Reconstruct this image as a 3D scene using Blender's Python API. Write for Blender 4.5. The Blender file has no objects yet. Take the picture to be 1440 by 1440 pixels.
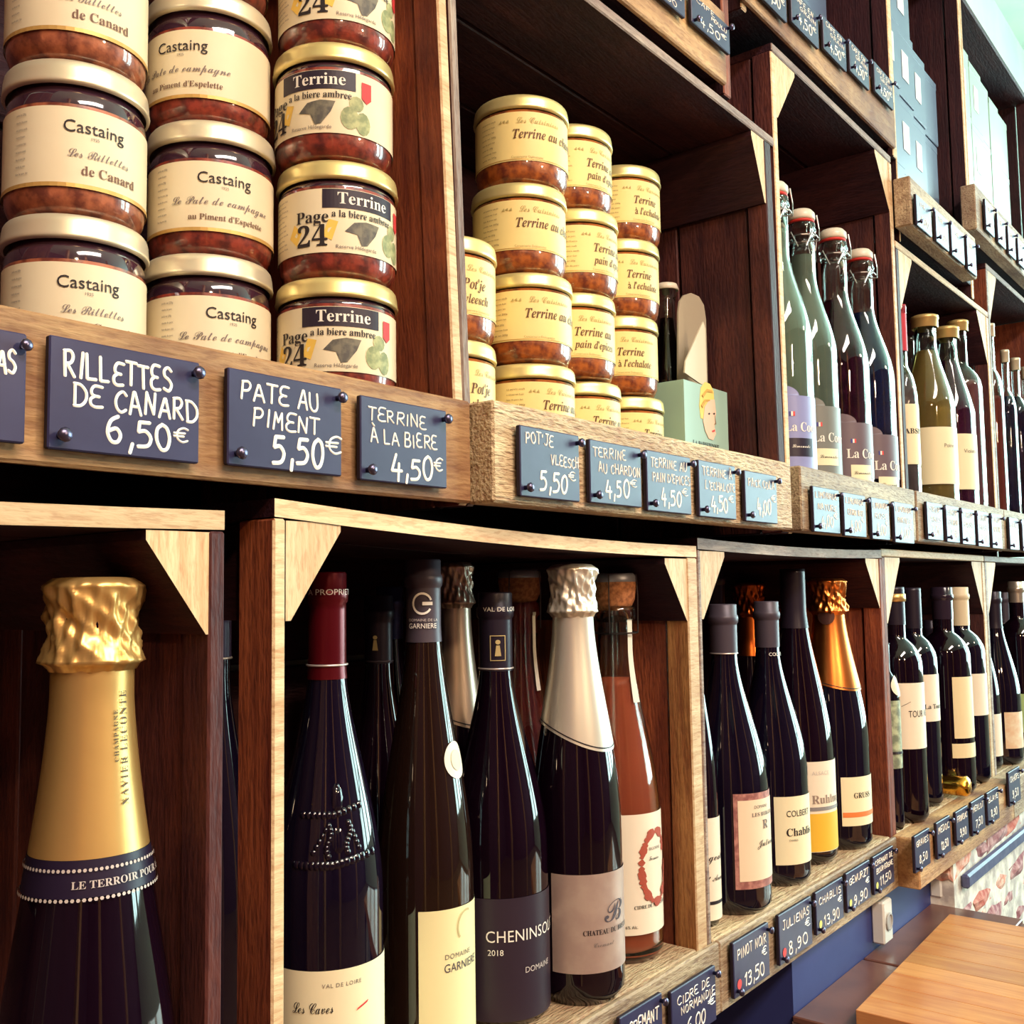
import bpy, bmesh, math, random
from mathutils import Vector, Matrix
S = bpy.context.scene
COL = S.collection
R_ = random.Random(7)
PI = math.pi

# ------------------------------------------------------------------ camera, world, light, exposure
H = 1.18            # eye height above the floor
D = 0.44            # distance from the eye to the front plane (y = 0) of the crate shelf
F = 1440.0
def nrm(v):
    l = math.sqrt(sum(a*a for a in v)); return [a/l for a in v]
_ax = nrm([1150.0, -95.0, F])                      # shelf direction (world X) in camera right / up / forward
_z = [-270.0, 0.0, F]; _z[1] = -(_ax[0]*_z[0]+_ax[2]*_z[2])/_ax[1]; _z = nrm(_z)
_y = [-(_z[1]*_ax[2]-_z[2]*_ax[1]), -(_z[2]*_ax[0]-_z[0]*_ax[2]), -(_z[0]*_ax[1]-_z[1]*_ax[0])]
RM = [_ax, _y, _z]
cd = bpy.data.cameras.new('camera'); cd.lens = 36.0; cd.sensor_width = 36.0; cd.clip_start = 0.01
cam = bpy.data.objects.new('camera', cd); COL.objects.link(cam)
cam.matrix_world = Matrix(((RM[0][0], RM[0][1], -RM[0][2], 0.0), (RM[1][0], RM[1][1], -RM[1][2], -D), (RM[2][0], RM[2][1], -RM[2][2], H), (0, 0, 0, 1)))
S.camera = cam
def ray(u, v):
    c = (u-720.0, 720.0-v, F)
    return [sum(RM[i][k]*c[k] for k in range(3)) for i in range(3)]
def at(u, v, y=0.0):                               # measured image point -> (x, z) on the plane at depth y
    w = ray(u, v); t = (y+D)/w[1]
    return w[0]*t, w[2]*t+H
def onz(u, v, z):                                  # -> (x, y) on the horizontal plane z
    w = ray(u, v); t = (z-H)/w[2]
    return w[0]*t, w[1]*t-D

wd = bpy.data.worlds.new('world'); S.world = wd; wd.use_nodes = True
wd.node_tree.nodes['Background'].inputs[0].default_value = (0.55, 0.75, 0.9, 1)
wd.node_tree.nodes['Background'].inputs[1].default_value = 1.0
S.view_settings.view_transform = 'Standard'; S.view_settings.look = 'None'
S.view_settings.gamma = 1.0; S.view_settings.exposure = 0.0; S.view_settings.use_curve_mapping = False
def area(name, loc, size, size_y, power, color, direction):
    l = bpy.data.lights.new(name, 'AREA'); l.shape = 'RECTANGLE'; l.size = size; l.size_y = size_y; l.energy = power; l.color = color
    o = bpy.data.objects.new(name, l); COL.objects.link(o); o.location = loc
    o.rotation_euler = Vector(direction).to_track_quat('-Z', 'Y').to_euler(); return o
def lamp(name, loc, power, color, radius=0.05):
    l = bpy.data.lights.new(name, 'POINT'); l.energy = power; l.color = color; l.shadow_soft_size = radius
    o = bpy.data.objects.new(name, l); COL.objects.link(o); o.location = loc; return o
ROOM_X0, ROOM_X1, ROOM_Y0, ROOM_Y1, CEIL = -2.2, 4.6, -4.2, 0.33, 3.15
WIN = [(-1.30, -0.30), (-2.55, -1.55), (-3.8, -2.8)]          # window openings in the far wall (y ranges)
WZ0, WZ1 = 0.75, 3.05
for a, b in WIN:
    area('daylight', (ROOM_X1+0.16, (a+b)/2, (WZ0+WZ1)/2), b-a, WZ1-WZ0, 120, (0.66, 0.98, 0.95), (-1, 0, 0))
area('added_fill_light', (0.1, -1.9, CEIL-0.03), 1.6, 0.5, 120, (1.0, 0.86, 0.78), (0, 0.3, -1))  # added soft fill from above, not a known ceiling fixture
lamp('pendant_bulb', (-0.35, -1.15, 2.0), 26, (1.0, 0.66, 0.36), 0.04)
lamp('pendant_bulb', (0.60, -1.25, 1.72), 26, (1.0, 0.70, 0.42), 0.04)
lamp('pendant_bulb', (2.1, -1.4, 2.1), 20, (1.0, 0.74, 0.48), 0.04)

# ------------------------------------------------------------------ materials
def lin(c):
    out = []
    for a in c[:3]:
        a = a/255.0
        out.append(a/12.92 if a <= 0.04045 else ((a+0.055)/1.055)**2.4)
    return (out[0], out[1], out[2], 1.0)
MATS = {}
def mat(name, color, rough=0.5, metal=0.0, coat=0.0, spec=0.5, noise=None, bump=0.0, scale=60.0, trans=0.0, ior=1.45):
    if name in MATS: return MATS[name]
    m = bpy.data.materials.new(name); m.use_nodes = True; nt = m.node_tree
    b = nt.nodes['Principled BSDF']
    b.inputs['Base Color'].default_value = lin(color); b.inputs['Roughness'].default_value = rough
    b.inputs['Metallic'].default_value = metal; b.inputs['Coat Weight'].default_value = coat; b.inputs['Coat Roughness'].default_value = 0.03
    b.inputs['Specular IOR Level'].default_value = spec; b.inputs['Transmission Weight'].default_value = trans; b.inputs['IOR'].default_value = ior
    if noise or bump:
        tc = nt.nodes.new('ShaderNodeTexCoord'); n = nt.nodes.new('ShaderNodeTexNoise'); n.inputs['Scale'].default_value = scale; n.inputs['Detail'].default_value = 4
        nt.links.new(tc.outputs['Object'], n.inputs['Vector'])
        if noise:
            r = nt.nodes.new('ShaderNodeValToRGB'); r.color_ramp.elements[0].position = 0.38; r.color_ramp.elements[1].position = 0.62
            r.color_ramp.elements[0].color = lin(color); r.color_ramp.elements[1].color = lin(noise)
            nt.links.new(n.outputs['Fac'], r.inputs['Fac']); nt.links.new(r.outputs['Color'], b.inputs['Base Color'])
        if bump:
            bp = nt.nodes.new('ShaderNodeBump'); bp.inputs['Strength'].default_value = bump; bp.inputs['Distance'].default_value = 0.002
            nt.links.new(n.outputs['Fac'], bp.inputs['Height']); nt.links.new(bp.outputs['Normal'], b.inputs['Normal'])
    MATS[name] = m; return m
def wood(name, c1, c2, axis='x', rough=0.62, dark=(60, 35, 30), stain=0.45, bump=0.35, nick=0.35, spec=0.3):
    key = name+axis
    if key in MATS: return MATS[key]
    m = bpy.data.materials.new(key); m.use_nodes = True; nt = m.node_tree; L = nt.links; N = nt.nodes
    b = N['Principled BSDF']; b.inputs['Roughness'].default_value = rough; b.inputs['Specular IOR Level'].default_value = spec
    tc = N.new('ShaderNodeTexCoord'); mp = N.new('ShaderNodeMapping')
    s = [70.0, 70.0, 70.0]; s['xyz'.index(axis)] = 5.0; mp.inputs['Scale'].default_value = s
    oi = N.new('ShaderNodeObjectInfo'); vm = N.new('ShaderNodeVectorMath'); vm.operation = 'ADD'
    sc = N.new('ShaderNodeVectorMath'); sc.operation = 'SCALE'; sc.inputs['Scale'].default_value = 7.0
    cmb = N.new('ShaderNodeCombineXYZ'); [L.new(oi.outputs['Random'], cmb.inputs[i]) for i in range(3)]
    L.new(cmb.outputs[0], sc.inputs[0]); L.new(tc.outputs['Object'], vm.inputs[0]); L.new(sc.outputs[0], vm.inputs[1]); L.new(vm.outputs[0], mp.inputs['Vector'])
    n1 = N.new('ShaderNodeTexNoise'); n1.inputs['Scale'].default_value = 1.0; n1.inputs['Detail'].default_value = 7; n1.inputs['Roughness'].default_value = 0.65; n1.inputs['Distortion'].default_value = 0.6
    L.new(mp.outputs[0], n1.inputs['Vector'])
    r1 = N.new('ShaderNodeValToRGB'); r1.color_ramp.elements[0].position = 0.33; r1.color_ramp.elements[1].position = 0.66
    r1.color_ramp.elements[0].color = lin(c2); r1.color_ramp.elements[1].color = lin(c1); L.new(n1.outputs['Fac'], r1.inputs['Fac'])
    n2 = N.new('ShaderNodeTexNoise'); n2.inputs['Scale'].default_value = 11.0; n2.inputs['Detail'].default_value = 5; L.new(vm.outputs[0], n2.inputs['Vector'])
    r2 = N.new('ShaderNodeValToRGB'); r2.color_ramp.elements[0].position = 0.34; r2.color_ramp.elements[1].position = 0.6
    r2.color_ramp.elements[0].color = (stain, stain, stain, 1); r2.color_ramp.elements[1].color = (0, 0, 0, 1); L.new(n2.outputs['Fac'], r2.inputs['Fac'])
    mx = N.new('ShaderNodeMix'); mx.data_type = 'RGBA'; L.new(r2.outputs['Color'], mx.inputs['Factor']); L.new(r1.outputs['Color'], mx.inputs['A']); mx.inputs['B'].default_value = lin(dark)
    hs = N.new('ShaderNodeHueSaturation'); mr = N.new('ShaderNodeMapRange'); mr.inputs['To Min'].default_value = 0.82; mr.inputs['To Max'].default_value = 1.14
    L.new(oi.outputs['Random'], mr.inputs['Value']); L.new(mr.outputs[0], hs.inputs['Value']); L.new(mx.outputs['Result'], hs.inputs['Color']); L.new(hs.outputs[0], b.inputs['Base Color'])
    n3 = N.new('ShaderNodeTexNoise'); n3.inputs['Scale'].default_value = 1.0; n3.inputs['Detail'].default_value = 3
    mp3 = N.new('ShaderNodeMapping'); s3 = [420.0, 420.0, 420.0]; s3['xyz'.index(axis)] = 90.0; mp3.inputs['Scale'].default_value = s3
    L.new(vm.outputs[0], mp3.inputs['Vector']); L.new(mp3.outputs[0], n3.inputs['Vector'])
    r3 = N.new('ShaderNodeValToRGB'); r3.color_ramp.elements[0].position = 0.36; r3.color_ramp.elements[1].position = 0.50
    r3.color_ramp.elements[0].color = (nick, nick, nick, 1); r3.color_ramp.elements[1].color = (0, 0, 0, 1); L.new(n3.outputs['Fac'], r3.inputs['Fac'])
    mx3 = N.new('ShaderNodeMix'); mx3.data_type = 'RGBA'; L.new(r3.outputs['Color'], mx3.inputs['Factor']); L.new(mx.outputs['Result'], mx3.inputs['A']); mx3.inputs['B'].default_value = lin(dark)
    L.new(mx3.outputs['Result'], hs.inputs['Color'])
    ad = N.new('ShaderNodeMath'); ad.operation = 'ADD'; L.new(n1.outputs['Fac'], ad.inputs[0]); L.new(n3.outputs['Fac'], ad.inputs[1])
    bp = N.new('ShaderNodeBump'); bp.inputs['Strength'].default_value = bump; bp.inputs['Distance'].default_value = 0.003
    L.new(ad.outputs[0], bp.inputs['Height']); L.new(bp.outputs['Normal'], b.inputs['Normal'])
    MATS[key] = m; return m
def W_side(ax): return wood('stained_side_wood', (172, 94, 58), (116, 54, 38), ax, stain=0.6, dark=(70, 30, 32))
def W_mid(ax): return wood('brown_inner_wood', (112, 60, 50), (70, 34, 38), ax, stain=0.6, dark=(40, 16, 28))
def W_dark(ax): return wood('shade_dark_wood', (74, 38, 42), (46, 20, 32), ax, stain=0.6, dark=(28, 10, 24))  # crate interior shade put into the wood colour
def W_edge(ax): return wood('pale_sawn_edge', (236, 212, 170), (198, 162, 120), ax, stain=0.18, dark=(170, 110, 70), bump=0.2)
def W_grey(ax): return wood('grey_weathered_edge', (176, 158, 142), (120, 98, 92), ax, stain=0.4, dark=(80, 55, 55))
def W_tan(ax): return wood('tan_board_wood', (206, 168, 118), (158, 116, 80), ax, stain=0.8, dark=(104, 60, 44), bump=0.3)
def W_rough(ax): return wood('rough_board_wood', (234, 214, 172), (190, 164, 126), ax, stain=0.4, dark=(140, 84, 62), bump=1.0, nick=0.5)
def W_old(ax): return wood('greyed_board_wood', (204, 184, 150), (146, 122, 98), ax, stain=0.6, nick=0.5, dark=(104, 72, 60), bump=0.5)

# ------------------------------------------------------------------ helpers
def link(name, me, parent=None, loc=None):
    o = bpy.data.objects.new(name, me); COL.objects.link(o)
    if loc is not None: o.location = loc
    if parent is not None: o.parent = parent
    return o
def tag(o, label=None, cat=None, group=None, kind=None):
    if label: o['label'] = label
    if cat: o['category'] = cat
    if group: o['group'] = group
    if kind: o['kind'] = kind
    return o
def thing(name, label, cat, loc, rz=0.0, group=None):
    o = bpy.data.objects.new(name, None); o.empty_display_size = 0.02; COL.objects.link(o); o.location = loc; o.rotation_euler = (0, 0, rz)
    return tag(o, label, cat, group)
def finish(name, bm, mats, parent=None, local=False, smooth=False, loc=None):
    if not isinstance(mats, (list, tuple)): mats = [mats]
    if parent is not None and not local:
        bmesh.ops.translate(bm, verts=bm.verts, vec=-Vector(parent.location))
    if parent is None and not local:                       # origin at the centre of the base
        xs = [v.co.x for v in bm.verts]; ys = [v.co.y for v in bm.verts]; zs = [v.co.z for v in bm.verts]
        loc = Vector(((min(xs)+max(xs))/2, (min(ys)+max(ys))/2, min(zs))); bmesh.ops.translate(bm, verts=bm.verts, vec=-loc)
    me = bpy.data.meshes.new(name); bm.to_mesh(me); bm.free()
    for m in mats: me.materials.append(m)
    if smooth:
        for p in me.polygons: p.use_smooth = True
    return link(name, me, parent, loc)
def hexa(bm, pts, mi=0, bevel=0.0):
    """eight corners: 4 of the bottom (x0y0, x1y0, x1y1, x0y1), then 4 of the top"""
    v = [bm.verts.new(p) for p in pts]
    fs = [bm.faces.new([v[i] for i in q]) for q in ((3, 2, 1, 0), (4, 5, 6, 7), (0, 1, 5, 4), (1, 2, 6, 5), (2, 3, 7, 6), (3, 0, 4, 7))]
    for f in fs: f.material_index = mi
    if bevel:
        es = list({e for f in fs for e in f.edges})
        bmesh.ops.bevel(bm, geom=es, offset=bevel, segments=1, affect='EDGES')
    return fs
def box(bm, x0, x1, y0, y1, z0, z1, mi=0, bevel=0.0):
    return hexa(bm, [(x0, y0, z0), (x1, y0, z0), (x1, y1, z0), (x0, y1, z0), (x0, y0, z1), (x1, y0, z1), (x1, y1, z1), (x0, y1, z1)], mi, bevel)
def front_slot(bm, mi=1):
    bm.normal_update()
    for f in bm.faces:
        if f.normal.y < -0.6: f.material_index = mi
def lathe(bm, prof, seg=40, mi=0, x=0.0, y=0.0, wob=None):
    """prof: [(r, z)] from the bottom up"""
    rows = []
    for r, z in prof:
        if r < 1e-6: rows.append([bm.verts.new((x, y, z))]); continue
        row = []
        for k in range(seg):
            a = 2*PI*k/seg; rr = r if wob is None else r+wob(a, z)
            row.append(bm.verts.new((x+rr*math.sin(a), y-rr*math.cos(a), z)))
        rows.append(row)
    for A, B in zip(rows, rows[1:]):
        for k in range(seg):
            k2 = (k+1) % seg
            if len(A) == 1 and len(B) == 1: continue
            if len(A) == 1: f = bm.faces.new((A[0], B[k2], B[k]))
            elif len(B) == 1: f = bm.faces.new((A[k], A[k2], B[0]))
            else: f = bm.faces.new((A[k], A[k2], B[k2], B[k]))
            f.material_index = mi
    return rows
def tube(bm, pts, r, seg=6, mi=0, closed=False):
    pts = [Vector(p) for p in pts]; n = len(pts); rings = []
    for i, p in enumerate(pts):
        a = pts[i-1] if (i > 0 or closed) else p; b = pts[(i+1) % n] if (i < n-1 or closed) else p
        t = (b-a).normalized(); u = t.cross(Vector((0, 1, 0.01)))
        if u.length < 1e-4: u = t.cross(Vector((1, 0, 0)))
        u.normalize(); w = t.cross(u)
        rings.append([bm.verts.new(p+u*r*math.cos(2*PI*k/seg)+w*r*math.sin(2*PI*k/seg)) for k in range(seg)])
    m = n if closed else n-1
    for i in range(m):
        A = rings[i]; B = rings[(i+1) % n]
        for k in range(seg):
            f = bm.faces.new((A[k], A[(k+1) % seg], B[(k+1) % seg], B[k])); f.material_index = mi
    if not closed:
        bm.faces.new(rings[0][::-1]).material_index = mi; bm.faces.new(rings[-1]).material_index = mi

# ---- lettering ----------------------------------------------------------------
_A = ord('A')
def alt(s, style):
    """same letters in another type face (serif bold, italic, script)"""
    if not style: return s
    out = ''
    base = {'bold': (0x1D400, 0x1D41A, 0x1D7CE), 'italic': (0x1D434, 0x1D44E, None), 'bi': (0x1D468, 0x1D482, None), 'script': (0x1D4D0, 0x1D4EA, None)}[style]
    for ch in s:
        if 'A' <= ch <= 'Z': out += chr(base[0]+ord(ch)-65)
        elif 'a' <= ch <= 'z': out += '\u210e' if (style == 'italic' and ch == 'h') else chr(base[1]+ord(ch)-97)
        elif '0' <= ch <= '9' and base[2]: out += chr(base[2]+ord(ch)-48)
        else: out += ch
    return out
_dg = None
def text_tris(body, height, align='LEFT', style=None, width=None, stretch=1.0, space=1.0):
    """-> (verts2d, faces) with capital letters HEIGHT high, baseline at 0"""
    c = bpy.data.curves.new('t', 'FONT'); c.body = alt(body, style); c.align_x = align; c.size = height/0.70; c.resolution_u = 3; c.space_character = space
    o = bpy.data.objects.new('t', c); COL.objects.link(o)
    dg = bpy.context.evaluated_depsgraph_get(); me = bpy.data.meshes.new_from_object(o.evaluated_get(dg))
    vs = [(v.co.x*stretch, v.co.y) for v in me.vertices]; fs = [tuple(p.vertices) for p in me.polygons]
    bpy.data.objects.remove(o); bpy.data.curves.remove(c); bpy.data.meshes.remove(me)
    if width and vs:
        x0 = min(v[0] for v in vs); x1 = max(v[0] for v in vs); k = width/(x1-x0)
        ref = x0 if align == 'LEFT' else ((x0+x1)/2 if align == 'CENTER' else x1)
        vs = [((v[0]-ref)*k+(0 if align == 'LEFT' else 0), v[1]) for v in vs]
    return vs, fs
def add_flat(bm, tris, fn, mi=0, step=None):
    """map 2-D triangles through fn(x, y) -> 3-D"""
    vs, fs = tris; tb = bmesh.new(); V = [tb.verts.new((x, y, 0)) for x, y in vs]
    for f in fs:
        try: tb.faces.new([V[i] for i in f])
        except ValueError: pass
    if step and vs:
        x0 = min(v[0] for v in vs); x1 = max(v[0] for v in vs); x = x0+step
        while x < x1:
            bmesh.ops.bisect_plane(tb, geom=list(tb.verts)+list(tb.edges)+list(tb.faces), plane_co=(x, 0, 0), plane_no=(1, 0, 0)); x += step
    M = {}
    for v in tb.verts: M[v] = bm.verts.new(fn(v.co.x, v.co.y))
    for f in tb.faces:
        try: bm.faces.new([M[v] for v in f.verts]).material_index = mi
        except ValueError: pass
    tb.free()
def rect2(x0, x1, y0, y1, nx=1, ny=1):
    vs = [(x0+(x1-x0)*i/nx, y0+(y1-y0)*j/ny) for j in range(ny+1) for i in range(nx+1)]
    return vs, [(j*(nx+1)+i, j*(nx+1)+i+1, (j+1)*(nx+1)+i+1, (j+1)*(nx+1)+i) for j in range(ny) for i in range(nx)]
def disc2(cx, cy, r, n=24, rings=3, sq=1.0):
    vs = [(cx, cy)]
    for j in range(1, rings+1): vs += [(cx+r*sq*j/rings*math.cos(2*PI*k/n), cy+r*j/rings*math.sin(2*PI*k/n)) for k in range(n)]
    fs = [(0, 1+k, 1+(k+1) % n) for k in range(n)]
    for j in range(rings-1):
        a = 1+j*n; b = a+n
        fs += [(a+k, b+k, b+(k+1) % n, a+(k+1) % n) for k in range(n)]
    return vs, fs
def poly2(pts): return list(pts), [tuple(range(len(pts)))]

# chalk hand: strokes on a 4 x 6 grid; 's' = smooth stroke
G = {
 'A': [[(0, 0), (1.7, 6), (2.2, 6), (4, 0)], [(.8, 2.2), (3.3, 2.2)]], 'B': [[(.2, 0), (.3, 6)], 's', [(.2, 6), (2.6, 6), (3.2, 4.7), (2.4, 3.4), (.6, 3.2)], 's', [(.6, 3.2), (3, 3), (3.8, 1.6), (2.8, .2), (.2, 0)]],
 'C': ['s', [(3.7, 5), (2.4, 6), (.8, 5), (.1, 3), (.7, 1), (2.2, 0), (3.8, .8)]], 'D': [[(.3, 0), (.4, 6)], 's', [(0, 6), (2.2, 5.8), (3.9, 4), (3.8, 1.8), (2.2, .2), (0, 0)]],
 'E': ['s', [(3.7, 6), (1.4, 6.1), (.4, 4.8), (.8, 3.4), (2.8, 3.1)], 's', [(1.4, 3.1), (.2, 2.2), (.3, .7), (1.6, 0), (3.8, .2)]], 'F': [[(3.6, 6), (.3, 6), (.2, 0)], [(.3, 3.2), (2.8, 3.2)]],
 'G': ['s', [(3.6, 5.2), (2.4, 6), (.8, 5), (.1, 3), (.8, .8), (2.4, 0), (3.7, .8), (3.8, 2.6)], [(2.2, 2.7), (4, 2.7)]], 'H': [[(.2, 0), (.3, 6)], [(3.7, 0), (3.7, 6)], [(.2, 3), (3.7, 3.1)]],
 'I': [[(.9, 0), (1.0, 6)]], 'J': ['s', [(2.8, 6), (2.9, 1.6), (1.8, 0), (.3, .8)], [(1.2, 6), (3.9, 6)]], 'L': [[(.4, 6), (.3, 0), (3.6, .1)]],
 'M': [[(0, 0), (.5, 6), (2, 2.6), (3.5, 6), (4, 0)]], 'N': [[(.2, 0), (.4, 6), (3.4, .2), (3.7, 6)]], 'O': ['s', [(2, 6), (.5, 5), (.1, 2.8), (.9, .5), (2.3, 0), (3.7, 1.4), (3.8, 3.8), (2.6, 5.7), (1.6, 6)]],
 'P': [[(.3, 0), (.4, 6)], 's', [(.1, 5.8), (2.6, 6), (3.7, 4.7), (2.8, 3.1), (.6, 2.8)]], 'R': [[(.3, 0), (.4, 6)], 's', [(.1, 5.8), (2.6, 6), (3.6, 4.8), (2.7, 3.3), (.6, 2.9)], [(1.2, 3), (3.9, 0)]],
 'S': ['s', [(3.6, 5.2), (2.2, 6), (.7, 5.2), (.8, 3.8), (2.6, 2.9), (3.6, 1.6), (2.4, .1), (.3, .6)]], 'T': [[(0, 6), (4, 5.9)], [(2, 6), (1.9, 0)]],
 'U': ['s', [(.3, 6), (.2, 2.2), (1.2, .1), (2.8, .2), (3.7, 2), (3.8, 6)]], 'V': [[(0, 6), (2, 0), (4, 6)]], 'W': [[(0, 6), (1, 0), (2, 4), (3, 0), (4, 6)]], 'X': [[(0, 0), (4, 6)], [(0, 6), (4, 0)]],
 'Y': [[(0, 6), (2, 3), (4, 6)], [(2, 3), (2, 0)]], 'Z': [[(.2, 6), (3.8, 6), (.1, 0), (3.9, .1)]], 'K': [[(.3, 0), (.4, 6)], [(3.6, 6), (.5, 2.8), (3.8, 0)]],
 '0': ['s', [(2, 6), (.5, 4.8), (.2, 2.2), (1.4, 0), (3, .4), (3.8, 2.8), (3.2, 5.2), (1.8, 6)]], '1': [[(.6, 4.4), (2.1, 6), (2, 0)]], '2': ['s', [(.4, 4.8), (1.8, 6), (3.4, 5), (2.8, 3), (.2, 0)], [(.2, 0), (3.8, .1)]],
 '3': ['s', [(.4, 5.4), (2.2, 6), (3.3, 4.7), (2.4, 3.4), (1.4, 3.2)], 's', [(1.4, 3.2), (3.2, 2.8), (3.6, 1.2), (2.2, 0), (.2, .5)]], '4': [[(1.6, 6), (.2, 1.9), (3.8, 2)], [(2.7, 3.8), (2.6, -.6)]],
 '5': [[(3.5, 6), (.9, 5.9), (.6, 3.6)], 's', [(.6, 3.6), (2.4, 3.9), (3.7, 2.4), (2.9, .5), (.3, .1)]], '6': ['s', [(3.2, 6), (1.2, 4.8), (.3, 2.2), (1.2, .2), (2.8, .2), (3.6, 1.8), (2.6, 3.2), (.8, 2.6)]],
 '7': [[(.2, 6), (3.8, 6), (1.4, 0)]], '8': ['s', [(3.3, 5.2), (2, 6), (.8, 5), (1.6, 3.5), (3.2, 2.4), (3.3, .8), (2, 0), (.6, .9), (1.2, 2.8), (2.8, 3.9), (3.3, 5.2)]],
 '9': ['s', [(3.3, 4.8), (2, 6), (.6, 4.9), (1, 3.2), (2.6, 3.2), (3.4, 4.8)], 's', [(3.4, 4.8), (3.3, 2), (2, 0), (.6, .2)]],
 ',': [[(1.2, 1), (.7, -1.2)]], '.': [[(1, 0), (1.1, .3)]], "'": [[(1, 6), (.8, 4.6)]], '-': [[(.6, 3), (3.2, 3)]], '?': [],
 '€': ['s', [(3.9, 5.4), (2.6, 6), (1.1, 4.6), (1, 1.6), (2.4, 0), (3.9, .7)], [(0, 3.6), (3.1, 3.8)], [(0, 2.3), (2.8, 2.4)]],
}
G['À'] = G['A']+[[(1.2, 8.2), (2.4, 7)]]; G['È'] = G['E']+[[(1.2, 7.8), (2.4, 6.8)]]; G['É'] = G['E']+[[(2.6, 7.8), (1.6, 6.8)]]; G['Û'] = G['U']
NARROW = {'I': 3.0, ',': 2.2, "'": 2.0, '.': 2.2, '1': 3.4, ' ': 3.0}
def catmull(p, n=5):
    if len(p) < 3: return p
    q = [p[0]]+list(p)+[p[-1]]; out = []
    for i in range(1, len(q)-2):
        for k in range(n):
            t = k/n; a, b, c, d = q[i-1], q[i], q[i+1], q[i+2]
            out.append(tuple(0.5*((2*b[j])+(-a[j]+c[j])*t+(2*a[j]-5*b[j]+4*c[j]-d[j])*t*t+(-a[j]+3*b[j]-3*c[j]+d[j])*t**3) for j in (0, 1)))
    out.append(p[-1]); return out
def strokes(s, rnd):
    """-> list of 2-D polylines in units where a capital is 6 high, and the total width"""
    x = 0.0; out = []
    for ch in s:
        if ch in G:
            sm = False; jy = rnd.uniform(-.45, .45); js = rnd.uniform(.86, 1.08); jr = rnd.uniform(-.09, .09); jh = rnd.uniform(.9, 1.08)
            for st in G[ch]:
                if st == 's': sm = True; continue
                p = catmull(st) if sm else list(st); sm = False
                out.append([(x+a*js+b*jr, b*jh+jy) for a, b in p])
        x += NARROW.get(ch, 5.0)
    return out, x-1.0
def ribbon(bm, pts, w, lift, fn, mi=0):
    """raised chalk line: a flat three-sided bead along pts, rounded ends"""
    P = [Vector((a, b)) for a, b in pts]
    if len(P) < 2: return
    for i in range(1, len(P)-1):
        if (P[i]-P[i-1]).normalized().dot((P[i+1]-P[i]).normalized()) < .72:
            ribbon(bm, pts[:i+1], w, lift, fn, mi); ribbon(bm, pts[i:], w, lift*.93, fn, mi); return
    d0 = (P[1]-P[0]).normalized(); d1 = (P[-1]-P[-2]).normalized()
    P = [P[0]-d0*w*.35]+P+[P[-1]+d1*w*.35]; n = len(P); rows = []
    for i, p in enumerate(P):
        a = P[max(i-1, 0)]; b = P[min(i+1, n-1)]; t = (b-a)
        if t.length < 1e-9: t = Vector((1, 0))
        t.normalize(); nn = Vector((-t.y, t.x)); ww = w*(0.30 if i in (0, n-1) else 0.5)
        rows.append([bm.verts.new(fn(*(p+nn*ww), 0.0)), bm.verts.new(fn(p.x, p.y, lift)), bm.verts.new(fn(*(p-nn*ww), 0.0))])
    for A, B in zip(rows, rows[1:]):
        for k in (0, 1): bm.faces.new((A[k], A[k+1], B[k+1], B[k])).material_index = mi
    bm.faces.new(rows[0]).material_index = mi; bm.faces.new(rows[-1][::-1]).material_index = mi

CHALK = mat('chalk_marker', (252, 250, 238), 0.55)
SLATE = mat('slate', (46, 45, 78), 0.40, spec=0.40, noise=(54, 54, 88), scale=25, bump=0.08)
SLATE_EDGE = mat('slate_edge', (30, 18, 34), 0.7)
PIN = mat('steel_pin', (96, 92, 118), 0.28, metal=0.9)
GREY = mat('print_grey', (120, 108, 104), 0.6)
INK = mat('print_black', (34, 24, 30), 0.6)
WHITEP = mat('print_white', (240, 236, 226), 0.6)

# ------------------------------------------------------------------ the room
def struct(name, bm, m, parent=None): 
    o = finish(name, bm, m, parent); 
    if parent is None: o['kind'] = 'structure'
    return o
PLASTER = mat('pale_plaster', (196, 214, 202), 0.75, noise=(206, 220, 206), scale=6, bump=0.1)
WARMWALL = mat('aubergine_wall_paint', (84, 42, 58), 0.8, noise=(74, 36, 50), scale=4)
bm = bmesh.new(); box(bm, ROOM_X0-.2, ROOM_X1+.2, ROOM_Y0-.2, ROOM_Y1+.2, -0.12, 0.0)
struct('floor', bm, wood('floor_boards', (128, 86, 60), (86, 54, 40), 'x'))
bm = bmesh.new(); box(bm, ROOM_X0-.2, ROOM_X1+.2, ROOM_Y0-.2, ROOM_Y1+.2, CEIL, CEIL+0.1); struct('ceiling', bm, PLASTER)
bm = bmesh.new(); box(bm, ROOM_X0, ROOM_X1, ROOM_Y1, ROOM_Y1+0.15, 0.0, CEIL); struct('wall_back', bm, PLASTER)
bm = bmesh.new(); box(bm, ROOM_X0-.15, ROOM_X0, ROOM_Y0, ROOM_Y1, 0.0, CEIL); struct('wall_left', bm, WARMWALL)
bm = bmesh.new(); box(bm, ROOM_X0, ROOM_X1, ROOM_Y0-.15, ROOM_Y0, 0.0, CEIL); struct('wall_front', bm, WARMWALL)
bm = bmesh.new()
box(bm, ROOM_X1, ROOM_X1+.12, ROOM_Y0, ROOM_Y1, 0.0, WZ0); box(bm, ROOM_X1, ROOM_X1+.12, ROOM_Y0, ROOM_Y1, WZ1, CEIL)
ys = [ROOM_Y0]+[t for a, b in sorted(WIN) for t in (a, b)]+[ROOM_Y1]
for i in range(0, len(ys), 2): box(bm, ROOM_X1, ROOM_X1+.12, ys[i], ys[i+1], WZ0, WZ1)
struct('wall_right', bm, PLASTER)
FRAME = mat('white_window_paint', (226, 226, 218), 0.4)
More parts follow.
